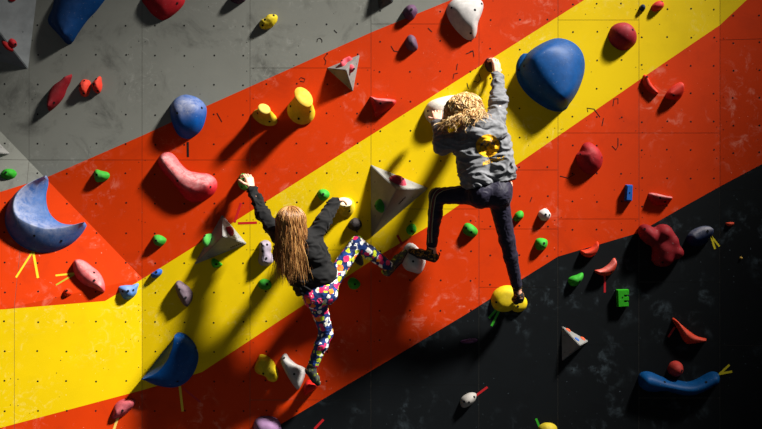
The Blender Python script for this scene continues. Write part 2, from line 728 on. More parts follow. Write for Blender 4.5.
def volume(label, base, apex, h, mat=M_PLY, bolts=(), cat='wall volume'):
    """plywood pyramid bolted on the wall; returns the object and the plane of each side"""
    cx, cy = center(base)
    W = [pix(*b) + Vector((0, 0.004, 0)) for b in base]
    Ap = pix(apex[0], apex[1], h)
    o0 = sum(W, Vector()) / len(W)
    bm = bmesh.new()
    vb = [bm.verts.new(w - o0) for w in W]
    va = bm.verts.new(Ap - o0)
    n = len(W)
    for i in range(n):
        bm.faces.new((vb[i], vb[(i + 1) % n], va))
    bm.faces.new(vb[::-1])
    bmesh.ops.recalc_face_normals(bm, faces=bm.faces)
    bmesh.ops.bevel(bm, geom=[e for e in bm.edges if va in e.verts], offset=0.004, segments=2, affect='EDGES')
    me = bpy.data.meshes.new('wall_volume')
    bm.to_mesh(me)
    bm.free()
    M = Matrix.Translation(o0)
    o = tag(link('wall_volume', me, mat, M), label, cat)
    planes = []
    for i in range(n):
        nn = (W[(i + 1) % n] - W[i]).cross(Ap - W[i]).normalized()
        if nn.y > 0:
            nn = -nn
        planes.append((W[i], nn))
        # screw holes near the edge ends
        e0 = W[i].lerp(W[(i + 1) % n], 0.22).lerp(Ap, 0.18)
        e1 = W[i].lerp(W[(i + 1) % n], 0.78).lerp(Ap, 0.18)
        for e in (e0, e1):
            q = nn.to_track_quat('Z', 'Y').to_matrix().to_4x4()
            link('bolt', bolt_mesh(), None, Matrix.Translation(e - nn * 0.001) @ q @ Matrix.Diagonal((.004, .004, .003, 1)), o)
    return o, planes


def tape(label, a, b, w, hexc, group=None, off=0.0008):
    A, B = pix(*a), pix(*b)
    mid = (A + B) / 2
    n = wall_normal(mid)
    t = (B - A).normalized()
    s = n.cross(t).normalized() * (w * S / 2)
    v = []
    for z in (-0.0004, off):
        v += [A - s + n * z - mid, B - s + n * z - mid, B + s + n * z - mid, A + s + n * z - mid]
    f = [(0, 3, 2, 1), (4, 5, 6, 7), (0, 1, 5, 4), (1, 2, 6, 5), (2, 3, 7, 6), (3, 0, 4, 7)]
    key = 'tape_' + hexc
    m = bpy.data.materials.get(key) or plain(key, lin(hexc), 0.5, 0.4)
    return tag(link('tape_strip', mesh('tape_strip', v, f), m, Matrix.Translation(mid)), label, 'tape', group)


# ------------------------------------------------------------------ plywood volumes and what is bolted on them
v1, pl1 = volume('large dark grey pyramid volume beside the long blue hold, reaching past the picture edge', [(46, -75), (28.5, 70), (-75, 40)], (-24, 2), 0.26,
                 plain('volume_slate_paint', lin('6f7375'), 0.5, 0.4, 9, 0.16))
hold('small red faceted jib on the dark grey volume, beside its ridge', [(8.5, 41), (12, 38.5), (16, 41), (16.5, 45.5), (13, 47.5), (9, 45)], 0.03, 'b8202a', bolts=[(14, 44.5)], plane=pl1[0], chalk=0.1)
hold('red oval jib on the shaded face of the dark grey volume', ell(7.5, 46, 3, 7.5, -38), 0.025, 'a31a1c', plane=pl1[1], chalk=0)
hold('red jib half cut by the picture top on the dark grey volume', ell(12, -1.5, 4, 3), 0.025, 'c0242c', plane=pl1[0], chalk=0.1)
volume('grey pyramid volume corner above the small green hold by the blue crescent', [(-26, 118), (11, 154), (-24, 166)], (-9, 152), 0.08)
volume('dark pyramid volume tip at the grey band edge above the red wedge', [(378.5, 9.5), (393, 3), (402, -34), (374, -30)], (387, -8), 0.09, M_PLYDK)

v3, pl3 = volume('small grey pyramid volume with two pink jibs on the orange band', [(326, 68), (360.3, 54), (353, 92.3)], (346, 70), 0.12)
hold('curved pink jib on the small grey pyramid, the longer of its two', [(340, 66), (342, 61), (346, 58), (352.5, 57.5), (351, 60.5), (347, 62.5), (345, 67), (341.5, 68.5)], 0.03, 'd84a58',
     spine=[(342.5, 65.5), (345, 61), (350, 59)], plane=pl3[0], bolts=[(343, 64)], chalk=0.35)
hold('short pink jib on the small grey pyramid, the smaller of its two', [(348, 69.5), (349.5, 66), (352.5, 64.5), (353.3, 68), (351.5, 72), (348.8, 73)], 0.03, 'd84a58', plane=pl3[1], bolts=[(350.5, 68.5)], chalk=0.3)

v4, pl4 = volume('large grey pyramid volume with a pink and a green hold, between the two climbers', [(370, 164), (429, 188), (371, 238)], (396.5, 189.5), 0.19)
pk = hold('round pink jug on the lit top face of the large grey pyramid', ell(397.5, 181.5, 9.5, 6.5, 12, irr=0.04), 0.045, 'c8465a', plane=pl4[0], chalk=0.3, bolts=[(401.5, 183)])
hold(None, ell(396.5, 178.5, 5.5, 2.6, 10), 0.022, 'b43448', plane=(pl4[0][0] + pl4[0][1] * 0.035, pl4[0][1]), parent=pk, chalk=0.2, name='finger_lip')
hold('green oval hold on the shaded face of the large grey pyramid', ell(380.5, 206, 5.2, 7.6, -22), 0.045, '33902a', plane=pl4[2], bolts=[(379, 206)], chalk=0.2, lump=0.002)

v5, pl5 = volume('grey pyramid volume with red and green jibs beside the red tape', [(222, 214), (247.3, 244), (193, 265.5)], (223, 236), 0.16)
hold('red oval jib on the lit face of the pyramid by the red tape', ell(229.8, 231, 4.2, 6, -32), 0.03, 'c8323e', plane=pl5[0], chalk=0.35)
hold('pale green oval hold on the left face of the pyramid by the red tape', ell(208.5, 240.5, 4.8, 7.8, 22), 0.045, '58bf52', plane=pl5[2], chalk=0.35, bolts=[(210, 238.5)])
hold('green hold peeking out under the pyramid by the red tape', [(211, 260), (214, 258.5), (221.5, 264), (220.5, 266), (214, 268), (211, 264.5)], 0.05, '30a824', bolts=[(217, 264)], chalk=0.1)

v6, pl6 = volume('grey pyramid volume with orange and blue dots on the black band', [(561, 325), (589, 341), (561.5, 362)], (580, 345.5), 0.10)
for c, lab, cx_, cy_ in (('e8603c', 'orange oval dot at the narrow upper end of the black band pyramid', 568.2, 330), ('3060b0', 'blue oval dot on the lit face of the black band pyramid', 577, 339.3),
                         ('e8603c', 'orange oval dot at the right tip of the black band pyramid', 582.8, 338.6)):
    hold(lab, ell(cx_, cy_, 2.9, 2.0, 25, irr=0.03), 0.008, c, plane=pl6[0], chalk=0.1)
# stencilled maker's marks, too small to read
for pl, a, b, o in ((pl5[1], (231, 247.5), (240.5, 243.5), v5), (pl4[1], (399, 203.5), (405, 197.5), v4)):
    n_ = 6
    for k in range(n_):
        x, y = a[0] + (b[0] - a[0]) * k / (n_ - 1), a[1] + (b[1] - a[1]) * k / (n_ - 1)
        Mx, m_ = frame(x, y, 0, pl)
        w_, h_ = m_ * 0.7, m_ * (1.0 + 0.3 * (k % 2))
        me = mesh('stencil_mark', [(-w_, -h_, .0006), (w_, -h_, .0006), (w_ * 0.8, h_, .0006), (-w_ * 0.8, h_, .0006)], [(0, 1, 2, 3)])
        link('stencil_mark', me, M_INK, Mx, o)

# ------------------------------------------------------------------ holds on the grey band and upper orange band
hold('long dark blue slab hold running off the picture top beside the grey volume',
     [(56, -8), (76, -16), (104, -8), (97, 7), (86, 19), (76, 33), (70, 42.5), (65, 43), (58, 35), (47, 23), (46, 17), (50, 8)], 0.09, '04386e',
     spine=[(78, -4), (66, 24), (66, 34)], bolts=[(89, 16)], chalk=0.1, p=2.4, sm=14, rough=0.4)
hold('big crimson sloper cut by the picture top on the grey band', [(141, -4), (160, -18), (182, -8), (184, 0), (181, 6), (172, 14.5), (162, 19.5), (153, 15), (146, 7)], 0.07, 'a81822', bolts=[(177.5, 3.5)], chalk=0.1, spine=[(165, -2)])
hold('dark red leaf-shaped hold on the grey band', [(70.5, 73.5), (69.5, 81), (66, 88), (62.5, 97), (56, 105), (48, 111), (46.5, 104), (47, 93), (52, 85), (60, 80)], 0.06, '86141e',
     spine=[(66, 79), (57, 91), (50, 105)], bolts=[(65, 78), (55, 103)], chalk=0.15)
hold('left lump of the orange-red pair on the grey band', [(78, 86), (80, 80.5), (85, 79), (89.5, 82), (89, 91), (86, 96.5), (81, 95.5), (78.5, 91)], 0.055, 'e0402c', bolts=[(81.5, 86.5), (84.5, 81), (84.5, 93.5)], chalk=0.15, lump=0.004, group='orange-red lump pair')
hold('right lump of the orange-red pair on the grey band', [(91, 84), (94, 79.5), (98, 76), (100.5, 78), (101, 87), (99.5, 92), (95, 92.5), (92, 88.5)], 0.055, 'dd3c2a', bolts=[(94.5, 85), (97, 79.5), (98, 91)], chalk=0.15, lump=0.004, group='orange-red lump pair')
hold('chalky bright blue sloper where grey meets orange', [(168.5, 108), (172, 100), (179, 95), (187, 94), (198, 98), (205, 106), (205, 116), (201, 128), (194, 135.5), (186, 138.5), (177, 134.5), (171, 123)], 0.10, '044a94',
     spine=[(184, 114), (190, 113)], bolts=[(179, 114), (202, 108)], chalk=0.75, up=1.0, p=2.4, rough=0.4)
hold('long pink chalky sausage-shaped jug on the orange band', [(156.5, 160), (160, 154), (166, 151.5), (173, 154.5), (179.5, 163), (187, 170), (197, 172.5), (207, 173.5), (214, 178), (216.5, 185), (213.5, 193), (206, 199), (197, 202.5), (188, 201), (181, 195), (174, 185), (163, 173), (157.5, 166)],
     0.085, 'c01c28', spine=[(164, 160), (172, 170), (182, 181), (193, 187), (206, 185)], bolts=[(179, 181), (211, 187)], chalk=0.85, up=1.0, sm=14, lump=0.002, lf=60, grit=2.0)
hold('lumpy yellow hold alone on the grey band', [(259, 25), (260, 20), (265, 17), (268, 14), (274, 13.5), (277, 15.5), (276.5, 20), (273, 25.5), (267, 28.5), (261, 28)], 0.055, 'd2ba1c',
     bolts=[(265.5, 20.5), (274, 16), (263, 26)], chalk=0.25, lump=0.005, spine=[(265, 22), (271, 19)])
hold('dark purple hold cut by the picture top on the grey band', ell(237.5, -3, 8, 6), 0.06, '43303f', chalk=0.1)
hold('upper purple hold on the white-grey corner near the large white hold', ell(410.5, 11.5, 6.8, 8, 30), 0.06, '573a56', bolts=[(411.5, 10.5)], chalk=0.15, lump=0.002)
hold('lower purple teardrop hold on the orange band near the large white hold', [(405, 43), (407, 36.5), (411, 34), (415, 36.5), (417.5, 43), (417.5, 48.5), (413, 51), (408, 48.5)], 0.06, '574155', chalk=0.2, lump=0.002)
hold('large white shield-shaped hold on the orange band', [(446.5, 9), (449, 3), (455, -2), (468, -3.5), (480, -2), (484, 4), (482, 13), (478.5, 22), (477, 33), (473, 39), (467, 38.5), (460, 33), (453, 25), (448, 16)], 0.08, 'b2aeac',
     spine=[(462, 12), (471, 22)], bolts=[(451.5, 8), (474.5, 11), (470.5, 33.5), (482, 3)], chalk=0.3, p=2.6, sm=14)
barrel('yellow barrel hold with a slanted flat oval end on the orange band', ell(300.5, 111, 14.2, 12.5, 25, irr=0.02), ell(305.3, 99.3, 7.2, 11.4, -36, irr=0.0), 0.17, 'd0b010', 'd4a408', (0.42, 0.5),
       bolts=[(290.5, 106), (298.5, 118.5), (310.5, 112)], ease=0.5)
barrel('smaller yellow barrel hold with an oval end beside the tall yellow barrel', ell(264.3, 116.8, 13, 7.6, 22, irr=0.03), ell(266.2, 110.6, 6.4, 4.8, 32, irr=0.0), 0.14, 'c8a810', 'dcbc48', (0.3, 0.45),
       bolts=[(258, 113.5), (269.5, 121.5)], ease=0.5)
hold('red wedge jug with a chalky top edge beside the yellow band', [(370, 96), (376, 97.5), (386, 98), (395.5, 99.5), (395, 104), (389, 109), (381, 114), (375.5, 116), (373, 108)], 0.07, 'b01e20', spine=[(374, 99.5), (384, 101.5), (392, 102)], bolts=[(380.5, 104)], chalk=0.4, up=1.0, p=1.5, q=1.4)
hold('green hold on the orange band between the blue crescent and pink sausage', [(93, 173), (95.5, 169.5), (100, 170.5), (107.5, 172.5), (109, 175.5), (106.5, 179.5), (100.5, 182), (95, 181)], 0.05, '309a2a', bolts=[(98, 175)], chalk=0.3, group='small green holds', lump=0.002)
hold('green hold on the grey corner beside the blue crescent', ell(8.2, 173.5, 7.6, 5.4, -8), 0.045, '2c9a24', bolts=[(6.5, 173.5)], chalk=0.1, group='small green holds', lump=0.003)
hold('dark plum hold gripped by the climber in the grey hoodie', ell(490, 64.5, 4.6, 7.2, -10), 0.075, '3a2530', chalk=0.1)
hold('cream white hold behind the head of the climber in grey', [(424.5, 113), (426, 106), (431, 100.5), (440, 97), (452, 94.5), (462, 95), (466, 104), (462, 116), (452, 124), (438, 126), (429, 121)], 0.10, 'dcd6c8', bolts=[(428, 111)], chalk=0.5, p=2.6)

# the big blue volume-like hold with its base flange
bb = hold('huge blue sloper with a ridge and chalky crown on the yellow band',
          [(519.5, 68), (524, 58), (532, 49), (546, 40.5), (560, 36.5), (575, 41), (584.5, 52), (586.5, 68), (581, 87), (572, 102), (563, 110), (548, 104), (532, 93), (523, 81)],
          0.135, '00407a', spine=[(536, 60), (548, 76), (559, 94)], bolts=[(524, 66)], chalk=0.07, up=1.0, p=2.2, q=1.7, sm=14, rough=0.38, N=56, K=10)
hold(None, [(516, 70), (518, 60), (525, 53), (540, 60), (565, 95), (569, 105), (562, 111.5), (548, 109), (530, 97), (519, 83)], 0.022, '004078', spine=[(530, 70), (555, 97)], parent=bb, p=6, chalk=0.1, name='flange', bolts=[(518.5, 70)], rough=0.4)

# right side, on yellow and orange
hold('round crimson sloper on the yellow band right of the huge blue hold', [(609.5, 34), (612, 27), (618, 22.5), (627, 21.5), (634, 25.5), (638, 33), (637, 42), (630, 48.5), (622, 49.5), (614, 45), (610, 39)], 0.085, '8e1a28', spine=[(625, 33)], bolts=[(631.3, 30.8)], chalk=0.25, up=0.9)
hold('tiny navy blue jib on the yellow band beside a red one', ell(643, 7.5, 3, 3.6, 15), 0.035, '152a48', chalk=0.2)
hold('small red oval hold high on the yellow band beside a tiny navy jib', ell(658.3, 5.6, 7.4, 4.6, -28), 0.045, 'cc3030', bolts=[(661.5, 1.5)], chalk=0.25)
hold('thin red crescent edge at the boundary of yellow and orange', [(644, 74.5), (647.5, 75.5), (650.5, 81.5), (655, 87.5), (659.3, 92.3), (656, 94.5), (650, 91.5), (644.5, 86), (643, 80)], 0.035, 'd8321a', spine=[(646.5, 78.5), (649.5, 85.5), (655.5, 92)], chalk=0.3, bolts=[(646.5, 77)])
hold('red half-round jug on the orange band beside a thin red crescent', [(666, 95), (670, 89), (676, 84), (682.5, 81.5), (684.5, 87), (684, 94), (679, 99.5), (671, 99.5), (667, 98)], 0.065, 'cc2c1c', spine=[(671, 93.5), (681, 86.5)], chalk=0.35, up=1.0, bolts=[(672, 96)])
hold('dark red rounded boulder hold on the orange band', [(576.5, 155.5), (581, 150.5), (584.5, 143.5), (590.5, 142), (597.5, 146), (601.5, 151), (604, 158), (602.5, 166), (597, 172.5), (590.5, 174.5), (583, 170), (578, 163.5)], 0.085, '94181f', spine=[(590, 155)], bolts=[(580, 154.5), (602, 157.5)], chalk=0.2, up=0.8, lump=0.003)
hold('red half-disc edge with a chalky rim near the black band', [(649, 193.5), (656, 193), (666, 195.5), (673.5, 197), (670.5, 202), (664, 205.5), (656, 205.5), (651, 201)], 0.05, 'b41e14', spine=[(653, 195), (662, 196.5), (670, 198)], chalk=0.7, up=1.0, bolts=[(659, 198), (664.5, 202)], p=1.5, q=1.4)


def prism(label, outl, h, hexc, bolts=(), bev=0.004, taper=0.9):
    cx, cy = center(outl)
    M, m = frame(cx, cy, h)
    P = [Vector(((a[0] - cx) * m, (cy - a[1]) * m)) for a in outl]
    bm = bmesh.new()
    lo = [bm.verts.new((p.x, p.y, -0.003)) for p in P]
    hi = [bm.verts.new((p.x * taper, p.y * taper, h)) for p in P]
    n = len(P)
    for i in range(n):
        bm.faces.new((lo[i], lo[(i + 1) % n], hi[(i + 1) % n], hi[i]))
    top = bm.faces.new(hi)
    bm.faces.new(lo[::-1])
    bmesh.ops.recalc_face_normals(bm, faces=bm.faces)
    bmesh.ops.bevel(bm, geom=list(top.edges), offset=bev, segments=2, affect='EDGES')
    bmesh.ops.triangulate(bm, faces=[f for f in bm.faces if len(f.verts) > 4])
    me = bpy.data.meshes.new('climbing_hold')
    bm.to_mesh(me)
    bm.free()
    o = tag(link('climbing_hold', me, hold_mat(hexc), M), label, 'climbing hold')
    add_bolts(o, M, me, bolts, cx, cy, m, 0.0045)
    return o


prism('upright blue rectangular block hold on the orange band', [(626, 184.5), (632.3, 184.7), (631.5, 201.5), (624.8, 201)], 0.045, '1f5bb0', [(628.5, 193)])
prism('green hold shaped like the letter E on the black band', [(616.5, 289.5), (628.3, 289.2), (628.3, 294.4), (623.3, 294.6), (623.3, 296.4), (628.2, 296.3), (628.2, 300.2), (623.3, 300.4), (623.3, 302.2), (628, 302.1), (628, 306.3), (617.3, 307)], 0.045, '2c9c1a', [(621.5, 297)], 0.0025, 0.95)

# ------------------------------------------------------------------ left facet holds
cr = hold('big chalky blue crescent moon hold on the bright orange facet',
          [(44, 175.5), (34, 179), (22, 186.5), (12, 197), (7, 211), (8, 226), (16, 239.5), (29, 249), (44, 252.5), (59, 250), (72, 242), (81, 231), (85, 222), (80.5, 219.5), (72, 221.5), (61, 220.5), (52, 214), (47, 205), (44.5, 193), (45, 182)],
          0.13, '065094', spine=[(44, 177), (29, 186), (19.5, 197), (17, 209), (21, 220), (33, 227), (48, 231), (64, 229), (84, 222.5)], chalk=0.6, up=0.5, p=1.3, q=1.25, p_in=1.35, rough=0.42, N=72, K=9, bolts=[(38, 238), (63, 241)], pair=12)
hold('pink chalky almond hold below the blue crescent', [(72.5, 262), (76, 258.8), (83, 260), (91, 265.5), (98, 271), (103, 279), (105, 287), (103.5, 291.5), (96, 288.5), (86, 285), (78, 279), (73.5, 271)], 0.07, 'd84a4e', spine=[(78, 264), (88, 274), (100, 286)], bolts=[(94, 273), (95, 281)], chalk=0.6, up=0.7)
hold('small orange-red knob below the pink almond hold', ell(67.5, 292, 4.4, 4.2), 0.035, 'e23a14', bolts=[(67, 291)], chalk=0.05)
lb = hold('light blue pocketed hold at the kink of the yellow edge', [(118.8, 287), (124, 285.5), (131, 285.5), (138, 284), (137.5, 289), (135.5, 295), (131, 299), (124.5, 299), (120.5, 293)], 0.06, '4a80c8', bolts=[(123, 291), (128, 290.5), (133, 290)], chalk=0.5, up=0.8, lump=0.003)
hold('small blue half-round hold beside the light blue pocketed one', [(150, 274.5), (154, 271.5), (158, 269), (161.5, 270), (161, 274), (157, 277.5), (152, 277.8)], 0.04, '1c56b0', chalk=0.2, bolts=[(157, 272)])
hold('green hold on the orange band above the small blue one', [(152, 238), (154.5, 235), (160, 235.3), (165.5, 239), (164.5, 243), (160.5, 246.3), (155, 245), (152.5, 242)], 0.05, '32942a', bolts=[(157, 240.5)], chalk=0.3, group='small green holds', lump=0.002)
hold('dark mauve-grey rock hold on the yellow band', [(175, 282), (178.5, 280.8), (184, 284), (190.5, 290), (192, 297), (189, 304), (185.5, 307), (181, 303), (176.5, 294), (174, 287)], 0.065, '5e4d58', spine=[(179, 286), (186, 298)], chalk=0.3, lump=0.004, bolts=[(180.5, 289), (187, 297)])
wd = hold('big blue half-bowl hold on the lower yellow band', [(177, 333), (184, 335), (191.5, 342), (196, 351), (197, 360), (194, 371), (187.5, 381), (178, 387.5), (167, 389), (154, 386), (144, 379.5), (143, 376.5), (151, 366), (160, 354), (169, 343.5)],
          0.12, '02407e', spine=[(177, 334), (174, 348), (168.5, 360.5), (158.5, 371.5), (143.8, 378)], chalk=0.0, p=1.7, q=1.7, p_in=1.3, rough=0.4, N=64, K=10, bolts=[(194.5, 349), (178, 381)], pair=11)
hold('mauve-pink ridged hold on the bottom orange band above a yellow tape', [(113, 413), (115, 405.5), (121, 400.5), (129, 399.8), (134.5, 401), (134, 406), (129.5, 411.5), (123, 416.5), (115, 419), (112, 417)], 0.055, 'b04a54', spine=[(118, 410), (130, 403.5)], bolts=[(122.5, 409.5)], chalk=0.3, lump=0.003)

# ------------------------------------------------------------------ holds around the climbers
hold('green hold gripped by the left hand of the climber in black', ell(243.5, 181.5, 6, 8.5, -10), 0.06, '4fae48', bolts=[(242, 187)], chalk=0.35, group='small green holds')
hold('lilac-grey double lump hold beside the long-haired climber', [(258.5, 246), (260, 242), (265, 240.5), (270, 242.5), (271, 248), (270, 252), (272.5, 257), (272, 263), (267, 266), (260.5, 265.5), (257.5, 260), (259, 253)], 0.065, '8d8292',
     spine=[(265, 246), (265, 260)], bolts=[(262, 244), (267.5, 244.5), (263, 251), (267, 258)], chalk=0.35, lump=0.006, lf=45)
hold('green hold on the yellow band below the lilac double lump', [(257.5, 284), (260, 280), (265, 279), (270.5, 282), (271, 287), (266.5, 290), (260, 289)], 0.05, '288a1e', bolts=[(267.5, 284)], chalk=0.15, group='small green holds', lump=0.002)
hold('green round hold on the yellow band above the sleeve of the climber in black', ell(323.2, 194.5, 6.2, 5.8, 20), 0.05, '2f9c2a', bolts=[(323.5, 194.2)], chalk=0.25, group='small green holds')
barrel('pale yellow knob gripped by the right hand of the climber in black', ell(345.8, 206.8, 9.2, 9.8, 0, irr=0.02), ell(344.8, 202.2, 7.6, 4.6, 8, irr=0.0), 0.085, 'd6b81a', 'f0e6b8', (0.1, 0.6), bolts=[(349.5, 211)], ease=0.6)
hold('dark grey rock hold on the yellow band under the pale yellow knob', [(347.5, 225), (350, 221), (354.5, 218), (359, 219), (361.8, 224), (360, 229), (355.5, 231.5), (350, 229)], 0.055, '3e3838', lump=0.005, lf=40, chalk=0.15)
hold('dark slate hold half hidden behind the floral knee', [(352, 253), (356, 248), (361, 254), (363.5, 263), (361, 266), (355, 262)], 0.05, '3a343a', chalk=0.1)
hold('green hold on the orange band below the floral thigh', [(347.5, 283), (349.5, 278.5), (354, 278), (359.5, 282), (360, 286), (356, 289.5), (350, 288.5)], 0.05, '2c9222', bolts=[(355, 284)], chalk=0.1, group='small green holds')
hold('green hold at the yellow edge above the white foothold', ell(411.5, 229.5, 5, 5.8, 25), 0.05, '2f9c26', bolts=[(411.5, 231)], chalk=0.15, group='small green holds')
hold('white foothold shared by a foot of each climber', [(400.5, 258), (403, 249.5), (408, 243.5), (414, 244), (420, 250), (425.5, 259), (425, 266), (420.5, 273.5), (413, 272.5), (405, 269)], 0.09, 'b8b6b2', bolts=[(412.8, 261)], chalk=0.4, p=2.6)
hold('green hold on the orange band between the legs of the climber in grey', [(463, 228), (465.5, 223.5), (470.5, 223.5), (477, 228.5), (478, 233), (474.5, 237), (468.5, 236), (464, 233)], 0.05, '2a8c22', bolts=[(466, 228), (471, 232)], chalk=0.2, group='small green holds')
hold('green hold beside a white one, just behind the dark leggings', [(514, 218), (516, 213), (521, 210.5), (524, 213), (523.5, 217.5), (519, 221), (515, 221)], 0.045, '2f9a28', chalk=0.15, group='small green holds')
hold('small round white hold on the orange band right of the dark leggings', ell(545, 214.8, 6.2, 6.2), 0.05, 'c4c2be', bolts=[(545, 214.5), (549, 215)], chalk=0.3)
hold('green hold right at the orange edge above the black band', [(535.3, 243), (537, 239), (542, 238), (547.5, 240), (548, 245), (545, 249.5), (539, 250.3), (536, 247.5)], 0.05, '2f9f28', bolts=[(543.5, 243)], chalk=0.2, group='small green holds')
yd = hold('large yellow double-disc foothold under the shoe of the climber in grey', ell(506, 299, 15.3, 13.2, -20, irr=0.02), 0.05, 'd0b410', bolts=[(496, 302)], chalk=0.15, p=6.0, spine=[(508, 298)], N=48)
hold(None, ell(518.5, 303.5, 9.2, 9, 0, irr=0.02), 0.04, 'd0b410', parent=yd, bolts=[(517.3, 306)], chalk=0.15, p=6.0, name='lower_disc')
hold('yellow lumpy two-lobed hold on the lower orange band', [(254, 367), (256.5, 361), (259.5, 355.5), (264.5, 355.5), (270, 359), (274, 364), (277, 371), (277.5, 379), (274, 382.5), (267.5, 381), (264, 376.5), (258, 375), (254.5, 371.5)], 0.075, 'd0b614', spine=[(262, 362), (267, 372), (272, 377)], chalk=0.1, lump=0.004, lf=24, bolts=[(264, 372.5)])
hold('pale grey wing-shaped hold beside the lower foot of the climber in black', [(280, 361), (282, 356), (285.5, 353.8), (289.5, 359), (296, 364.5), (303, 367.5), (305.5, 371), (303.5, 380), (299, 389.5), (296.5, 390), (291, 383), (285, 373)], 0.06, 'a8a4a0', spine=[(285, 361), (293, 371), (298.5, 381)], bolts=[(294.7, 373.2), (284.5, 357.5)], chalk=0.3)
hold('bright red wedge foothold under the lower foot of the climber in black', [(304.5, 384), (308, 380.5), (314, 381.5), (319.5, 383), (316, 389), (308, 394), (304, 396.5), (303.5, 390)], 0.08, 'd02018', spine=[(309, 386), (315, 385)], chalk=0.05)
hold('mauve dome hold cut by the picture bottom', [(253, 430), (254, 422), (259, 418), (267, 417), (275, 419), (280, 425), (280, 433), (272, 440), (260, 439)], 0.09, '8c6a90', chalk=0.2, p=2.6)

# ------------------------------------------------------------------ holds on the black band
hold('green half-round hold on the black band under an orange crescent', [(568.5, 280), (571.5, 276.8), (577, 275), (583, 272.8), (584, 277), (581, 282.5), (575.5, 286.5), (570.5, 285)], 0.05, '309c26', bolts=[(579, 281)], chalk=0.2, up=1.0, group='small green holds')
hold('orange-red banana hold on the boundary of orange and black', [(581, 250.5), (587, 249.5), (593, 246.5), (598, 241.3), (599.3, 246), (597.5, 252.5), (592.5, 257), (586, 257), (582, 254)], 0.05, 'd83818', spine=[(584.5, 253), (591, 251.5), (597, 246)], chalk=0.2)
hold('orange chalk-topped crescent hold on the black band above a red tape', [(595, 270.5), (602, 269), (609, 264.5), (615, 258), (617, 262.5), (616, 269.5), (611, 275), (604, 276), (597.5, 273.5)], 0.06, 'dc3c1c', spine=[(598.5, 271.8), (606, 270.5), (614.5, 263)], chalk=0.7, up=1.0, bolts=[(610.5, 271.5)])
hold('small dark purple ledge hold on the black band', [(461, 341.3), (469, 339.5), (476.5, 339.2), (477, 342), (470, 343.8), (462, 343.5)], 0.05, '4a2a4c', chalk=0.1)
hold('white-grey egg-shaped hold on the black band with a red tape', [(460.5, 401), (463, 397), (469, 393.5), (475, 393.3), (477, 396), (475, 402), (469, 407), (463.5, 408.5), (460.8, 405.5)], 0.055, '8e8a84', bolts=[(464, 401), (468.5, 401.5), (474, 396.5)], chalk=0.4)
hold('yellow hold cut by the picture bottom on the black band', [(539, 428), (544, 424), (551, 423.5), (557, 427), (557, 433), (548, 437), (540, 434)], 0.06, 'b09c20', chalk=0.2, lump=0.003)
hold('dark navy hold with a chalky top edge on the black band', [(687.5, 238), (692, 231.5), (699, 227.5), (707, 225.8), (713, 227.5), (714.3, 232), (710.5, 240), (703, 245.5), (694, 246), (689, 243)], 0.07, '16284e', spine=[(693, 235), (703, 229.8), (710, 229.5)], bolts=[(705.5, 231)], chalk=0.6, up=1.0)
hold('tiny orange half-round jib far out on the black band', [(726.5, 222.8), (733.7, 222.2), (733.5, 225), (730, 226.3), (727, 225.3)], 0.02, 'd04a30', chalk=0.1)
hold('tiny yellow jib on the black band', ell(741.2, 258, 1.6, 1.3), 0.012, 'c8a24c', chalk=0.1)
hold('orange triangular fin hold on the black band', [(673, 319.3), (676, 319), (682, 324.5), (690, 331), (698, 336.5), (707.5, 339), (706.5, 341.5), (698, 343.5), (689, 344.3), (684, 340), (679.5, 331)], 0.06, 'cc3818', spine=[(677, 322.5), (685, 333.5), (693, 338.5), (703, 340)], chalk=0.3)
hold('round red ball hold above the long blue sausage', ell(676.8, 369.5, 8, 8, 0, irr=0.03), 0.075, 'a83028', bolts=[(680.2, 369.8)], chalk=0.15)
hold('long blue wavy sausage hold on the black band', [(639.5, 380), (641, 374.5), (646, 372.3), (653, 373), (662, 377), (672, 380), (681, 381.5), (690, 382.5), (699, 379.5), (707, 375), (714, 372.3), (720, 374), (721.5, 379), (719, 386), (713, 388), (706, 392), (697, 396), (687, 396.5), (677, 394.5), (667, 392), (656, 393), (647, 391.5), (641, 387)],
     0.09, '064276', spine=[(647, 381), (658, 384), (672, 387), (687, 389.5), (700, 387), (713, 379.5)], N=72, chalk=0.0, bolts=[(663, 381), (704, 381), (712, 385)], rough=0.42)


# ------------------------------------------------------------------ tape markers on the wall
tape('left leg of the yellow tape V under the blue crescent hold', (33, 251), (16, 277.5), 1.8, 'e0c628')
tape('right leg of the yellow tape V under the blue crescent hold', (33, 251), (38, 278), 2.2, 'e0c628')
tape('upper yellow tape strip pointing at the pink almond hold', (78, 273), (55.5, 275.5), 1.8, 'd8be28')
tape('lower yellow-green tape strip pointing at the pink almond hold', (78, 272), (56, 285), 1.5, 'a8a424')
tape('yellow tape strip hanging from the blue half-bowl hold', (179.8, 386), (182.7, 411.5), 2.4, 'd8ba2c')
tape('red tape strip on the orange below the blue half-bowl hold', (183, 388), (200.3, 402), 2.0, 'b4141c')
tape('yellow tape strip below the mauve-pink ridged hold', (118, 417), (113.5, 431), 2.4, 'dcb85c')
tape('steep red tape strip between the pyramid and the climber in black', (241, 203), (234.6, 222.5), 2.2, 'b8121a')
tape('level red tape strip between the pyramid and the climber in black', (238, 223.3), (257, 222.6), 2.4, 'b8121a')
tape('short red tape strip above the white foothold', (397.3, 235), (402, 244), 2.4, 'b0141a')
tape('shorter green tape strip under the yellow double-disc foothold', (499.5, 306), (489, 318), 2.2, '2f9a1e')
tape('longer green tape strip under the yellow double-disc foothold', (500.5, 308), (491.5, 326), 2.2, '2f9a1e')
tape('red tape strip hanging below the orange chalk-topped crescent', (604.8, 274), (604.8, 292.5), 2.0, 'b01822')
tape('red tape strip beside the egg-shaped white-grey hold', (476, 395.5), (487.5, 387), 2.2, 'a8141a')
tape('red tape strip at the edge of black and orange near the mauve dome', (314.5, 429), (323.5, 419.5), 2.4, 'b8141a')
tape('steep leg of the yellow tape V under the dark navy hold', (711, 236), (715, 249), 2.0, 'd0be20')
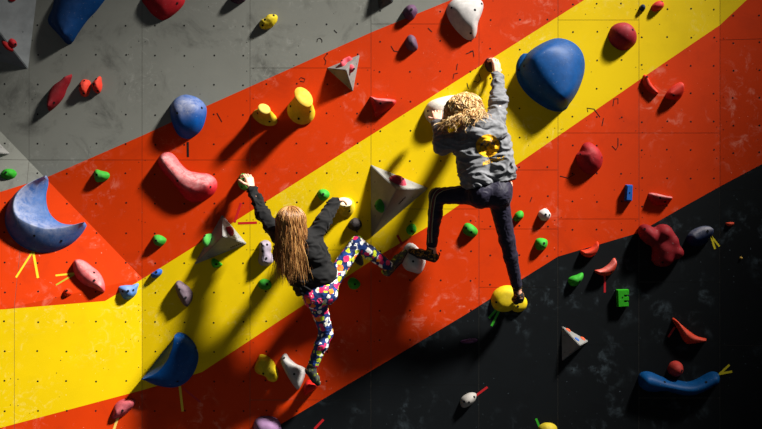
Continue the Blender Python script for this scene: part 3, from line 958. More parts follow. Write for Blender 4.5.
tape('slanted leg of the yellow tape V under the dark navy hold', (711.5, 236.5), (719.5, 246.5), 1.8, 'd0be20')
tape('red tape strip at the upper tip of the orange fin hold', (674.8, 327), (668.3, 337), 2.0, 'b01822')
tape('upper yellow tape strip at the end of the blue sausage hold', (719, 374.5), (729.5, 364.8), 2.0, 'd0be20')
tape('lower yellow tape strip at the end of the blue sausage hold', (719, 374), (732, 371.5), 2.2, 'd0be20')
tape('green tape strip above the yellow hold at the picture bottom', (536, 418.5), (540, 428), 2.2, '2f9a1e')


# ------------------------------------------------------------------ people: smooth-union skeletons meshed with surface nets
def surface_nets(F, org, h):
    Sg = F < 0
    c = [(0, 0, 0), (1, 0, 0), (0, 1, 0), (1, 1, 0), (0, 0, 1), (1, 0, 1), (0, 1, 1), (1, 1, 1)]
    nx, ny, nz = F.shape
    cnt = np.zeros((nx - 1, ny - 1, nz - 1), np.int8)
    for a, b, d in c:
        cnt += Sg[a:nx - 1 + a, b:ny - 1 + b, d:nz - 1 + d]
    idx = np.argwhere((cnt > 0) & (cnt < 8))
    ca = np.array(c)
    val = np.stack([F[idx[:, 0] + a, idx[:, 1] + b, idx[:, 2] + d] for a, b, d in c], 1)
    acc = np.zeros((len(idx), 3))
    num = np.zeros(len(idx))
    for i in range(8):
        for j in range(i + 1, 8):
            if abs(ca[i] - ca[j]).sum() != 1:
                continue
            m = (val[:, i] < 0) != (val[:, j] < 0)
            t = np.where(m, val[:, i] / np.where(m, val[:, i] - val[:, j], 1), 0)
            acc += np.where(m[:, None], ca[i] + (ca[j] - ca[i]) * t[:, None], 0)
            num += m
    V = org + h * (idx + acc / num[:, None])
    ids = -np.ones(cnt.shape, np.int64)
    ids[idx[:, 0], idx[:, 1], idx[:, 2]] = np.arange(len(idx))
    Q = []
    for ax in range(3):
        sl0 = [slice(1, -1)] * 3
        sl1 = [slice(1, -1)] * 3
        sl0[ax] = slice(0, -1)
        sl1[ax] = slice(1, None)
        A, B = Sg[tuple(sl0)], Sg[tuple(sl1)]
        e = np.argwhere(A != B)
        if not len(e):
            continue
        off = np.ones(3, int)
        off[ax] = 0
        e = e + off
        s = Sg[e[:, 0], e[:, 1], e[:, 2]]
        b, d = [(1, 2), (2, 0), (0, 1)][ax]
        q = []
        for ob, od in ((-1, -1), (0, -1), (0, 0), (-1, 0)):
            f = e.copy()
            f[:, b] += ob
            f[:, d] += od
            q.append(ids[f[:, 0], f[:, 1], f[:, 2]])
        q = np.stack(q, 1)
        q[~s] = q[~s][:, ::-1]
        Q.append(q)
    return V, np.concatenate(Q)


class Field:
    def __init__(self, lo, hi, h):
        self.h = h
        self.o = np.array(lo, float)
        self.n = np.ceil((np.array(hi, float) - self.o) / h).astype(int) + 1
        self.F = np.full(self.n, 1.0, np.float32)

    def box(self, lo, hi):
        a = np.clip(((np.array(lo) - self.o) / self.h).astype(int), 0, self.n - 1)
        b = np.clip(((np.array(hi) - self.o) / self.h).astype(int) + 2, 1, self.n)
        ax = [self.o[i] + self.h * np.arange(a[i], b[i]) for i in range(3)]
        P = np.stack(np.meshgrid(*ax, indexing='ij'), -1)
        return tuple(slice(a[i], b[i]) for i in range(3)), P

    def put(self, sl, d, k):
        a = self.F[sl]
        if k <= 0:
            self.F[sl] = np.minimum(a, d)
        else:
            hh = np.maximum(k - np.abs(a - d), 0) / k
            self.F[sl] = np.minimum(a, d) - hh * hh * k * 0.25

    def cone(self, a, b, ra, rb, k=0.02):
        a, b = np.array(a, float), np.array(b, float)
        r = max(ra, rb) + k + 3 * self.h
        sl, P = self.box(np.minimum(a, b) - r, np.maximum(a, b) + r)
        ab = b - a
        t = np.clip(((P - a) @ ab) / max(ab @ ab, 1e-9), 0, 1)
        d = np.linalg.norm(P - a - t[..., None] * ab, axis=-1) - (ra + (rb - ra) * t)
        self.put(sl, d.astype(np.float32), k)

    def ball(self, c, rad, R=None, k=0.02):
        """ellipsoid with axes the columns of R"""
        c, rad = np.array(c, float), np.array(rad, float)
        r = rad.max() + k + 3 * self.h
        sl, P = self.box(c - r, c + r)
        q = P - c
        if R is not None:
            q = q @ np.array(R)
        l = np.linalg.norm(q / rad, axis=-1)
        d = (l - 1) * rad.min() * 0.5 + (l - 1) * np.median(rad) * 0.5
        self.put(sl, d.astype(np.float32), k)

    def cut(self, p, n, c=None, r=0.2):
        """take away what lies beyond the plane (p, n), within r of c"""
        p, n = np.array(p, float), np.array(n, float)
        n = n / np.linalg.norm(n)
        c = p if c is None else np.array(c, float)
        sl, P = self.box(c - r, c + r)
        d = (P - p) @ n
        near_ = np.linalg.norm(P - c, axis=-1) < r
        self.F[sl] = np.where(near_, np.maximum(self.F[sl], d), self.F[sl])

    def mesh(self, name, origin, wr=0.0, freq=20, seed=0, stretch=(1, 1, 1), smooth_it=1):
        V, Q = surface_nets(self.F, self.o, self.h)
        me = bpy.data.meshes.new(name)
        me.vertices.add(len(V))
        V = V - np.array(origin)
        me.vertices.foreach_set('co', V.ravel())
        me.loops.add(len(Q) * 4)
        me.loops.foreach_set('vertex_index', Q.ravel())
        me.polygons.add(len(Q))
        me.polygons.foreach_set('loop_start', np.arange(len(Q)) * 4)
        me.polygons.foreach_set('use_smooth', [True] * len(Q))
        me.update(calc_edges=True)
        if wr:
            N = np.zeros(len(V) * 3, np.float32)
            me.vertex_normals.foreach_get('vector', N)
            N = N.reshape(-1, 3)
            st = Vector(stretch)
            for i in range(len(V)):
                p = Vector(V[i])
                p = Vector((p.x * st.x, p.y * st.y, p.z * st.z)) * freq + Vector((seed, seed * 2, 0))
                w = noise.noise(p * 0.6 + Vector((4, 1, 9))) * 1.6
                f = 1 - 2 * abs(noise.noise(p + Vector((w, w, w)))) ** 0.8
                f += 0.35 * (1 - 2 * abs(noise.noise(p * 2.1 + Vector((w, 0, 5)))))
                V[i] += N[i] * (f - 0.5) * wr
            me.vertices.foreach_set('co', V.ravel())
            me.update()
        bm = bmesh.new()
        bm.from_mesh(me)
        for _ in range(smooth_it):
            bmesh.ops.smooth_vert(bm, verts=bm.verts, factor=0.4, use_axis_x=True, use_axis_y=True, use_axis_z=True)
        bm.to_mesh(me)
        bm.free()
        return me


def nrm(v):
    return v.normalized()


def hand(F, wrist, fdir, palm, thumb_side, sc=1.0, curl=(0.55, 0.75, 0.6), rad=0.0078):
    """palm, four fingers of their own length bent towards the palm side, thumb off the side of the palm"""
    fdir = nrm(fdir)
    palm = nrm(palm - fdir * palm.dot(fdir))
    lat = nrm(fdir.cross(palm)) * thumb_side
    for x0, x1 in ((-0.014, -0.027), (-0.004, -0.009), (0.006, 0.010), (0.014, 0.026)):
        F.cone(wrist + lat * x0 * sc, wrist + fdir * 0.072 * sc + lat * x1 * sc, 0.0135 * sc, 0.0115 * sc, 0.008)
    roots = [(0.027, 0.92, 0.05), (0.009, 1.05, 0.015), (-0.010, 1.0, -0.02), (-0.027, 0.8, -0.06)]
    for x, ln, sp_ in roots:
        p = wrist + fdir * 0.072 * sc + lat * x * sc
        a = 0.0
        for sgm, cu in zip((0.036, 0.024, 0.019), curl):
            a += cu
            d = nrm(fdir * math.cos(a) + palm * math.sin(a) + lat * sp_)
            q = p + d * sgm * ln * sc
            F.cone(p, q, rad * sc, rad * 0.9 * sc, 0.003)
            p = q
    p = wrist + fdir * 0.022 * sc + lat * 0.022 * sc
    a = 0.0
    for sgm, d in ((0.036, fdir * 0.55 + lat * 0.8 + palm * 0.25), (0.028, fdir * 0.8 + lat * 0.25 + palm * 0.6), (0.022, fdir * 0.7 - lat * 0.1 + palm * 0.8)):
        q = p + nrm(d) * sgm * sc
        F.cone(p, q, rad * 1.25 * sc, rad * 1.05 * sc, 0.005)
        p = q


def head_shape(F, c, R, sc=1.0):
    """skull, jaw, nose, brow, eyes, lips, ears; columns of R are right, front, up of the head"""
    r, f, u = [Vector([R[i][j] for i in range(3)]) for j in range(3)]
    c = Vector(c)
    F.ball(c + f * -0.008 * sc + u * 0.018 * sc, (0.072 * sc, 0.090 * sc, 0.083 * sc), R, 0.02)
    F.ball(c + f * 0.030 * sc - u * 0.045 * sc, (0.052 * sc, 0.052 * sc, 0.060 * sc), R, 0.03)
    F.cone(c + f * 0.086 * sc + u * 0.002 * sc, c + f * 0.100 * sc - u * 0.022 * sc, 0.007 * sc, 0.011 * sc, 0.012)
    F.cone(c + f * 0.074 * sc - r * 0.028 * sc + u * 0.012 * sc, c + f * 0.074 * sc + r * 0.028 * sc + u * 0.012 * sc, 0.012 * sc, 0.012 * sc, 0.012)
    F.cone(c + f * 0.080 * sc - r * 0.016 * sc - u * 0.052 * sc, c + f * 0.080 * sc + r * 0.016 * sc - u * 0.052 * sc, 0.006 * sc, 0.006 * sc, 0.006)
    for s in (-1, 1):
        F.ball(c + f * 0.074 * sc + r * s * 0.03 * sc - u * 0.002 * sc, (0.012 * sc,) * 3, None, 0.003)
        F.ball(c + r * s * 0.075 * sc - f * 0.004 * sc - u * 0.012 * sc, (0.010 * sc, 0.016 * sc, 0.027 * sc), R, 0.006)


def bounds(pts, pad):
    a = np.array([list(p) for p in pts])
    return a.min(0) - pad, a.max(0) + pad


def W(t):
    return pix(*t)


def fabric(name, col, rough=0.85, var=0.25, weave=420):
    m = NT(name)
    co = m.n('ShaderNodeTexCoord').outputs['Object']
    f = m.ramp(m.tex(35, 5, 0.6, co), 0.3, 0.7)
    m.color(m.mix(f, tuple(x * (1 - var) for x in col[:3]) + (1,), col))
    m.set(rough, 0.2)
    m.b.inputs['Sheen Weight'].default_value = 0.04
    m.bump(m.tex(weave, 3, 0.6, co), 0.25, 0.002)
    return m.m


def skin_mat():
    m = NT('skin')
    co = m.n('ShaderNodeTexCoord').outputs['Object']
    m.color(m.mix(m.ramp(m.tex(40, 4, 0.6, co), 0.3, 0.7), lin('d79a80'), lin('e8b298')))
    m.set(0.5, 0.35)
    m.b.inputs['Subsurface Weight'].default_value = 0.08
    m.b.inputs['Subsurface Radius'].default_value = (0.01, 0.004, 0.002)
    return m.m


def floral_mat():
    """navy leggings printed all over with white, pink, lime and orange flowers"""
    m = NT('floral_leggings')
    co = m.n('ShaderNodeTexCoord').outputs['Object']
    nz = m.n('ShaderNodeTexNoise')
    nz.inputs['Scale'].default_value = 60
    nz.inputs['Detail'].default_value = 2
    m.l(co, nz.inputs['Vector'])
    add = m.n('ShaderNodeVectorMath', operation='MULTIPLY_ADD')
    m.l(nz.outputs['Color'], add.inputs[0])
    add.inputs[1].default_value = (0.018, 0.018, 0.018)
    m.l(co, add.inputs[2])
    col = m.mix(m.ramp(m.tex(20, 2, 0.5, co), 0.4, 0.6), lin('1c3c80'), lin('17244f'))
    layers = [(24, ('e8e8e4', 'f0f0ea', 'c8d830', 'e8e8e4'), 0.44), (21, ('d8205c', 'c8d830', 'f0f0ea', 'e03a6c'), 0.42), (18, ('f07820', 'dc2460', 'f0f0ea', 'b8cc28'), 0.40)]
    for i, (sc, cols, th) in enumerate(layers):
        mp = m.n('ShaderNodeVectorMath', operation='ADD')
        m.l(add.outputs[0], mp.inputs[0])
        mp.inputs[1].default_value = (i * 3.1, i * 1.7, i * 2.3)
        vo = m.n('ShaderNodeTexVoronoi')
        vo.inputs['Scale'].default_value = sc
        vo.inputs['Randomness'].default_value = 0.9
        m.l(mp.outputs[0], vo.inputs['Vector'])
        mask = m.math('LESS_THAN', vo.outputs['Distance'], th)
        sep = m.n('ShaderNodeSeparateColor')
        m.l(vo.outputs['Color'], sep.inputs[0])
        pick = m.math('GREATER_THAN', sep.outputs[0], 0.36)
        rp = m.n('ShaderNodeValToRGB')
        rp.color_ramp.interpolation = 'CONSTANT'
        el = rp.color_ramp.elements
        el[0].color, el[0].position = lin(cols[0]), 0.0
        el[1].color, el[1].position = lin(cols[1]), 0.3
        for k in (2, 3):
            e = el.new(0.25 + 0.2 * k)
            e.color = lin(cols[k])
        m.l(sep.outputs[1], rp.inputs[0])
        col = m.mix(m.math('MULTIPLY', mask, pick), col, rp.outputs[0])
        ctr = m.math('MULTIPLY', m.math('LESS_THAN', vo.outputs['Distance'], th * 0.3), pick)
        col = m.mix(ctr, col, lin(('e8d840', 'f4e8b0', 'd83060')[i]))
    m.color(col)
    m.set(0.7, 0.25)
    return m.m


def hair_mat(name, dark, mid, light):
    m = NT(name)
    g = m.n('ShaderNodeNewGeometry').outputs['Random Per Island']
    rp = m.n('ShaderNodeValToRGB')
    el = rp.color_ramp.elements
    el[0].color = lin(dark)
    el[1].color = lin(light)
    e = el.new(0.5)
    e.color = lin(mid)
    m.l(g, rp.inputs[0])
    m.color(rp.outputs[0])
    m.set(0.42, 0.5)
    return m.m


def hair(name, c, R, sc, n, seed, length, ends, wave, mat, root, M0, flare=0.0, spread=2.2, crown=(0, 0), vol=1.0, messy=0.03, rr=0.0030, drift=Vector((0, 0, 0))):
    """locks from the crown over the skull, then hanging; one mesh of tapered strands over a close cap"""
    rg = random.Random(seed)
    r, f, u = [Vector([R[i][j] for i in range(3)]) for j in range(3)]
    c = Vector(c)
    V, F = [], []
    for k in range(n):
        phi = rg.uniform(-spread, spread)                       # 0 = back of the head
        lay = rg.uniform(0.0, 1.0)
        rx, ry, rz = (0.078 + 0.022 * lay) * sc * vol, (0.098 + 0.022 * lay) * sc, (0.090 + 0.016 * lay) * sc
        th0 = rg.uniform(0.02, 0.75) if lay < 0.5 else rg.uniform(0.02, 0.25)
        L = length * rg.uniform(*ends)
        pts = []
        nseg = 18
        step = (L + 0.16 * sc) / nseg
        th = th0
        ph1, ph2, fr = rg.uniform(0, 6.3), rg.uniform(0, 6.3), rg.uniform(0.8, 1.25)
        p = None
        fl_ = rg.uniform(0.2, 1.0) * flare
        sway = Vector((rg.gauss(0, 1), rg.gauss(0, 0.5), rg.gauss(0, 0.6))) * messy
        for i in range(nseg + 1):
            if th < 1.75:
                d = r * (math.sin(phi) * math.sin(th) * rx + crown[0] * sc) - f * (math.cos(phi) * math.sin(th) * ry) + u * (math.cos(th) * rz)
                p = c + d + u * 0.012 * sc
                th += step / (0.5 * (rx + rz))
            else:
                out = (p - c)
                out.z = 0
                dirv = Vector((0, 0, -1)) + nrm(out) * fl_ + drift * (0.6 + 0.8 * lay) + sway
                p = p + nrm(dirv) * step
            g = i / nseg
            wv = wave * min(1, 0.3 + g * 1.5)
            pts.append(p + (r * math.sin(ph1 + fr * i * 1.05) + (-f) * 0.7 * math.sin(ph2 + fr * i * 0.9) + u * 0.3 * math.sin(ph2 * 2 + i)) * wv)
        b = len(V)
        ns = 5
        rad0 = rr * rg.uniform(0.7, 1.4)
        for i, q in enumerate(pts):
            t = nrm(pts[min(i + 1, nseg)] - pts[max(i - 1, 0)])
            x = t.cross(Vector((0.3, 1, 0.2)))
            x = nrm(x) if x.length > 1e-4 else Vector((1, 0, 0))
            y = t.cross(x)
            g = i / nseg
            rad = rad0 * (1 - 0.85 * max(0, (g - 0.55) / 0.45) ** 1.5)
            for s in range(ns):
                a = 2 * math.pi * s / ns
                V.append(q + (x * math.cos(a) + y * math.sin(a)) * rad - root)
        for i in range(nseg):
            for s in range(ns):
                F.append((b + i * ns + s, b + i * ns + (s + 1) % ns, b + (i + 1) * ns + (s + 1) % ns, b + (i + 1) * ns + s))
    # close cap under the strands, back and top of the skull
    nu, nvv = 28, 14
    b = len(V)
    for i in range(nvv + 1):
        th = 1.9 * i / nvv
        for k in range(nu + 1):
            phi = -2.1 + 4.2 * k / nu
            V.append(c + r * math.sin(phi) * math.sin(th) * 0.080 * sc * vol - f * math.cos(phi) * math.sin(th) * 0.100 * sc + u * (math.cos(th) * 0.092 + 0.014) * sc - root)
    for i in range(nvv):
        for k in range(nu):
            F.append((b + i * (nu + 1) + k, b + i * (nu + 1) + k + 1, b + (i + 1) * (nu + 1) + k + 1, b + (i + 1) * (nu + 1) + k))
    return V, F, mat


def basis(front, up):
    f = nrm(front)
    r = nrm(f.cross(up))
    u = r.cross(f)
    return [[r.x, f.x, u.x], [r.y, f.y, u.y], [r.z, f.z, u.z]]


def person(label, J, g, top_mat, leg_mat, hair_args, shoe_mat, trim_mat, top_name, leg_name):
    """J: joints in world space; g: girth numbers in metres"""
    root = W(J['root'])
    M0 = Matrix.Translation(root)
    e = bpy.data.objects.new('person', None)
    e.empty_display_size = 0.1
    COL.objects.link(e)
    e.matrix_basis = M0
    e['_m'] = [x for r_ in M0 for x in r_]
    tag(e, label, 'person')
    P = {k: W(v) for k, v in J.items() if isinstance(v, tuple) and isinstance(v[0], (int, float))}
    sc = g['sc']
    # --- body: one continuous skin
    lo, hi = bounds(P.values(), 0.2)
    B = Field(lo, hi, 0.0045)

    def torso(F, k, add, low=True):
        sh = nrm(P['shR'] - P['shL'])
        cw, ww, hw = g['chest'], g['waist'], g['hip']
        F.cone(P['shL'] + sh * 0.02, P['shR'] - sh * 0.02, g['sh'] + add, g['sh'] + add, k)
        for s in (-1, 1):
            F.cone(P['neckbase'] + sh * s * cw * 0.30, P['chest'] + sh * s * cw * 0.42, g['sh'] + add, g['rib'] + add, k)
            F.cone(P['chest'] + sh * s * cw * 0.42, P['waist'] + sh * s * ww * 0.40, g['rib'] + add, g['belly'] + add, k)
            F.cone(P['waist'] + sh * s * ww * 0.40, P['pelvis'] + sh * s * hw * 0.36, g['belly'] + add, g['seat'] + add, k)

    def limb(F, ids, rr_, k=0.02, add=0.0):
        for a, b, ra, rb in zip(ids, ids[1:], rr_, rr_[1:]):
            F.cone(P[a], P[b], ra + add, rb + add, k)

    torso(B, 0.05, -0.012)
    R = basis(J['face'], J['headup'])
    head_shape(B, P['head'], R, sc)
    B.cone(P['neckbase'], P['head'] - Vector((R[0][2], R[1][2], R[2][2])) * 0.05 * sc, 0.043 * sc, 0.042 * sc, 0.03)
    for s in 'LR':
        limb(B, ['sh' + s, 'el' + s, 'wr' + s], [g['arm'][0] * 0.75, g['arm'][1] * 0.75, 0.023 * sc])
        hd = J['hand' + s]
        hand(B, P['wr' + s], Vector(hd[0]), Vector(hd[1]), hd[2], hd[3], hd[4])
        kn = P['kn' + s]
        limb(B, ['hip' + s, 'kn' + s], [g['thigh'] - 0.008, g['knee'] - 0.006])
        calf = kn.lerp(P['an' + s], 0.35) + Vector((0, -0.012, 0))
        B.cone(kn, calf, g['knee'] - 0.008, g['calf'] - 0.006, 0.02)
        B.cone(calf, P['an' + s], g['calf'] - 0.006, g['ankle'] - 0.004, 0.02)
        B.cone(P['an' + s], P['heel' + s], g['ankle'] - 0.005, 0.024 * sc, 0.015)
        B.cone(P['heel' + s], P['toe' + s], 0.024 * sc, 0.014 * sc, 0.015)
    link('body', B.mesh('body', root), MAT['skin'], M0, e)
    # --- top
    H = Field(lo, hi, 0.0055)
    torso(H, 0.05, 0.014)
    for s in 'LR':
        limb(H, ['sh' + s, 'el' + s, 'wr' + s], [g['arm'][0], g['arm'][1], g['arm'][2]], 0.035)
    hn = nrm(P['waist'] - P['pelvis'])
    hemc = P['hem']
    H.cut(hemc, -hn, hemc, 0.5)
    for s in 'LR':
        d = nrm(P['wr' + s] - P['el' + s])
        H.cone(P['wr' + s] - d * 0.045, P['wr' + s] - d * 0.008, g['arm'][2] - 0.004, g['arm'][2] - 0.010, 0.006)      # ribbed cuff
        H.cut(P['wr' + s] - d * 0.004, d, P['wr' + s] + d * 0.05, 0.075)
    for a, b, ra, rb in J.get('hood', ()):
        H.cone(W(a), W(b), ra, rb, 0.010)
    top = link(top_name, H.mesh(top_name, root, g['wr'], 11.5, 3.0 + sc * 5, (0.8, 0.8, 1.5)), top_mat, M0, e)
    # hem band
    # --- leggings
    Lg = Field(lo, hi, 0.0045)
    sh = nrm(P['shR'] - P['shL'])
    for s, sg in (('L', -1), ('R', 1)):
        Lg.cone(P['waist'] + sh * sg * 0.035, P['pelvis'] + sh * sg * g['hip'] * 0.30, g['belly'] - 0.012, g['seat'] - 0.004, 0.03)
        Lg.ball(P['hip' + s] + Vector((0, -0.028, -0.004)), (g['seat'], g['seat'], g['seat']), None, 0.03)
    Lg.cut(P['waist'].lerp(P['pelvis'], 0.35), hn, P['waist'], 0.22)
    for s in 'LR':
        kn = P['kn' + s]
        limb(Lg, ['hip' + s, 'kn' + s], [g['thigh'], g['knee']], 0.03)
        calf = kn.lerp(P['an' + s], 0.35) + Vector((0, -0.012, 0))
        Lg.cone(kn, calf, g['knee'], g['calf'], 0.02)
        Lg.cone(calf, P['an' + s], g['calf'], g['ankle'] + 0.003, 0.02)
    for s in 'LR':
        d = nrm(P['an' + s] - P['kn' + s])
        Lg.cut(P['an' + s] - d * g['bare'], d, P['an' + s] + d * 0.03, 0.055 + g['bare'])
    leg = link(leg_name, Lg.mesh(leg_name, root, 0.0035, 22, 1.0), leg_mat, M0, e)
    # --- shoes: upper, rubber sole and rand, pull loop
    for s in 'LR':
        an, he, to = P['an' + s], P['heel' + s], P['toe' + s]
        lo2, hi2 = bounds([an, he, to], 0.09)
        fd = nrm(to - he)
        upv = nrm((an - he) - fd * (an - he).dot(fd))
        sd = fd.cross(upv)
        ln = (to - he).length
        Sh = Field(lo2, hi2, 0.0032)
        for k in (-1, 1):
            Sh.cone(he + upv * 0.006 + sd * k * 0.006, he + fd * ln * 0.62 + sd * k * 0.016 * sc + upv * 0.004, 0.027 * sc, 0.023 * sc, 0.015)
            Sh.cone(he + fd * ln * 0.62 + sd * k * 0.016 * sc, to + sd * k * 0.006 - upv * 0.006, 0.024 * sc, 0.015 * sc, 0.015)
        Sh.cone(he + fd * ln * 0.18 + upv * 0.012, an - upv * 0.002, 0.030 * sc, 0.034 * sc, 0.02)
        Sh.cut(an + upv * 0.012, upv, an + upv * 0.05, 0.075)
        sho = link('shoe', Sh.mesh('shoe', root, 0.0015, 40, 2.0), shoe_mat, M0, e)
        So = Field(lo2, hi2, 0.003)
        for k in (-1, 1):
            So.cone(he - upv * 0.010 + sd * k * 0.008, he + fd * ln * 0.62 - upv * 0.016 + sd * k * 0.017 * sc, 0.021 * sc, 0.019 * sc, 0.012)
            So.cone(he + fd * ln * 0.62 - upv * 0.016 + sd * k * 0.017 * sc, to - upv * 0.012 + sd * k * 0.005, 0.019 * sc, 0.0155 * sc, 0.012)
        link('sole', So.mesh('sole', root), MAT['rubber'], M0, sho)
        Tr = Field(lo2, hi2, 0.0028)
        for k in range(3):
            b0 = he + fd * ln * (0.34 + 0.16 * k) + upv * (0.030 - 0.004 * k) * sc
            Tr.cone(b0 - sd * 0.020 * sc - upv * 0.004, b0 + upv * 0.002, 0.0055, 0.0055, 0.004)
            Tr.cone(b0 + upv * 0.002, b0 + sd * 0.020 * sc - upv * 0.004, 0.0055, 0.0055, 0.004)
        link('strap', Tr.mesh('strap', root), trim_mat, M0, sho)
        Lp = Field(lo2, hi2, 0.0025)
        c0 = he + upv * 0.032 * sc - fd * 0.018 * sc
        ring = [c0 + (-fd * math.cos(a) * 0.010 + upv * math.sin(a) * 0.014) for a in np.linspace(-1.6, 1.6, 7)]
        for a, b in zip(ring, ring[1:]):
            Lp.cone(a, b, 0.0042, 0.0042, 0.002)
        link('pull_loop', Lp.mesh('pull_loop', root), trim_mat, M0, sho)
    V, F_, hm = hair('hair', P['head'], R, sc, root=root, M0=M0, **hair_args)
    link('hair', mesh('hair', V, F_, True), hm, M0, e)
    return e, top, leg, P, root, M0


def shoe_material(name, base, acc, scale=55, th=0.55):
    m = NT(name)
    co = m.n('ShaderNodeTexCoord').outputs['Object']
    f = m.ramp(m.tex(scale, 2, 0.5, co, 0.8), th - 0.02, th + 0.02)
    m.color(m.mix(f, lin(base), lin(acc)))
    m.set(0.6, 0.3)
    m.bump(m.tex(300, 3, 0.6, co), 0.2, 0.002)
    return m.m


MAT = {'skin': skin_mat(), 'rubber': plain('climbing_rubber', lin('17171a'), 0.55, 0.3, 60, 0.2)}

# --- climber in black hoodie and floral leggings
JA = dict(root=(318, 300, 0.25),
          head=(291, 222, 0.41), neckbase=(296, 239, 0.375), shL=(281, 238, 0.33), shR=(312, 240, 0.35), chest=(301, 254, 0.36), waist=(312, 275, 0.345), pelvis=(319.5, 293, 0.35),
          hem=(317, 288, 0.35), elL=(263, 215, 0.22), wrL=(251.5, 188, 0.12), elR=(323.5, 221, 0.31), wrR=(335.5, 200.5, 0.17),
          hipL=(316, 297, 0.345), hipR=(324, 291, 0.345), knR=(357, 243.5, 0.27), anR=(389.5, 267, 0.16), knL=(326, 333, 0.19), anL=(313, 365, 0.17),
          heelR=(387, 272.5, 0.165), toeR=(404.5, 251, 0.105), heelL=(309, 370, 0.17), toeL=(319, 382.5, 0.10),
          face=Vector((-0.05, 1, 0.12)), headup=Vector((-0.06, 0, 1)),
          handL=((-0.25, 0.18, 0.85), (-0.75, 0.75, -0.1), 1, 1.0, (0.4, 0.9, 0.8)), handR=((0.28, 0.95, 0.10), (0.1, 0.1, -1), -1, 0.92, (0.2, 0.5, 0.4)),
          hood=(((284, 240, 0.43), (296, 246, 0.445), 0.03, 0.035), ((296, 246, 0.445), (309, 242, 0.435), 0.035, 0.03)))
gA = dict(sc=0.93, chest=0.20, waist=0.17, hip=0.16, sh=0.045, rib=0.080, belly=0.077, seat=0.080, arm=(0.056, 0.047, 0.040), thigh=0.066, knee=0.047, calf=0.046, ankle=0.033, bare=0.0, wr=0.012)
hA = hair_mat('long_brown_hair', '4e2e14', '8e5c2c', 'c8985a')
pa, topA, legA, PA, rA, MA = person('child in a black hoodie and floral leggings climbing, long brown hair down the back', JA, gA,
    fabric('black_hoodie_fleece', lin('131314'), 0.85, 0.3), floral_mat(),
    dict(n=1400, seed=5, length=0.33, ends=(0.40, 1.12), wave=0.004, mat=hA, flare=-0.07, vol=1.10, messy=0.09, rr=0.0017, drift=Vector((0.04, 0, 0))),
    shoe_material('grey_shoe', '3c3d3c', '6e7a28', 50, 0.6), plain('lime_trim', lin('a8b820'), 0.6, 0.3), 'hoodie', 'leggings')

# --- climber in grey hoodie and dark leggings
JB = dict(root=(490, 200, 0.28),
          head=(464, 111, 0.455), neckbase=(478, 129, 0.445), shL=(468, 138, 0.45), shR=(494, 128, 0.415), chest=(483, 148, 0.43), waist=(487, 170, 0.415), pelvis=(491, 190, 0.41),
          hem=(489, 184, 0.41), elL=(443, 145, 0.42), wrL=(438, 121, 0.235), elR=(498.5, 103, 0.31), wrR=(497, 75, 0.13),
          hipL=(480, 194, 0.41), hipR=(497.5, 194, 0.41), knL=(437, 196, 0.34), anL=(431.5, 247, 0.16), knR=(507, 240, 0.32), anR=(517, 287, 0.17),
          heelL=(434.5, 258, 0.155), toeL=(411, 250, 0.115), heelR=(520, 297, 0.165), toeR=(516, 300, 0.07),
          face=Vector((-0.30, 1, 0.0)), headup=Vector((-0.35, -0.1, 1)),
          handL=((-0.05, 0.55, 0.75), (0.1, 0.8, -0.5), 1, 1.0, (0.4, 0.5, 0.4)), handR=((-0.04, 0.12, 0.95), (-0.75, 0.75, -0.1), -1, 1.12, (0.35, 1.0, 0.9)),
          hood=(((467, 130, 0.51), (485, 137, 0.54), 0.036, 0.038), ((485, 137, 0.54), (501, 133, 0.50), 0.040, 0.036), ((472, 125, 0.50), (498, 128, 0.49), 0.036, 0.036)))
gB = dict(sc=1.0, chest=0.22, waist=0.22, hip=0.20, sh=0.050, rib=0.080, belly=0.086, seat=0.094, arm=(0.066, 0.057, 0.041), thigh=0.072, knee=0.053, calf=0.047, ankle=0.034, bare=0.012, wr=0.015)
hB = hair_mat('wavy_blond_hair', '6a4218', 'b98a48', 'e8cc94')
pb, topB, legB, PB, rB, MB_ = person('child in a grey hoodie and dark leggings climbing, wavy blond hair and one arm up', JB, gB,
    fabric('grey_marl_fleece', lin('727377'), 0.85, 0.3), fabric('dark_leggings', lin('1b182b'), 0.6, 0.3),
    dict(n=800, seed=11, length=0.075, ends=(0.3, 1.4), wave=0.014, mat=hB, flare=1.1, vol=1.22, messy=0.32, rr=0.0031, drift=Vector((-0.25, -0.1, 0))),
    shoe_material('black_orange_shoe', '141214', 'a8701c', 60, 0.58), plain('dark_red_trim', lin('6a2a1c'), 0.6, 0.3), 'hoodie', 'leggings')


# printed badge and lettering on the back of the grey hoodie, laid on the cloth
def decal(name, polys, obj_mesh, M, mat, parent, root, lift=0.0022):
    bvh = BVHTree.FromPolygons([v.co for v in obj_mesh.vertices], [p.vertices[:] for p in obj_mesh.polygons])
    bm = bmesh.new()
    C = Vector((0, -D, ZC)) - root
    for pg in polys:
        vs_ = []
        for x, y in pg:
            q = pix(x, y, 0.35) - root
            hit = bvh.ray_cast(Vector((q.x, -1.0, q.z)), Vector((0, 1, 0)))
            if hit[0] is None:
                break
            vs_.append(bm.verts.new(hit[0] + Vector((0, -lift, 0))))
        if len(vs_) == len(pg):
            bm.faces.new(vs_)
    bmesh.ops.remove_doubles(bm, verts=bm.verts, dist=1e-5)
    me = bpy.data.meshes.new(name)
    bm.to_mesh(me)
    bm.free()
    me.polygons.foreach_set('use_smooth', [True] * len(me.polygons))
    return link(name, me, mat, M, parent)


M_PRINT = fabric('yellow_print', lin('e0a808'), 0.8, 0.15)


def raster(test, x0, x1, y0, y1, st):
    out = []
    nx_, ny_ = int((x1 - x0) / st), int((y1 - y0) / st)
    for i in range(nx_):
        for j in range(ny_):
            x, y = x0 + i * st, y0 + j * st
            if test(x + st / 2, y + st / 2):
                out.append([(x, y), (x, y + st), (x + st, y + st), (x + st, y)])
    return out


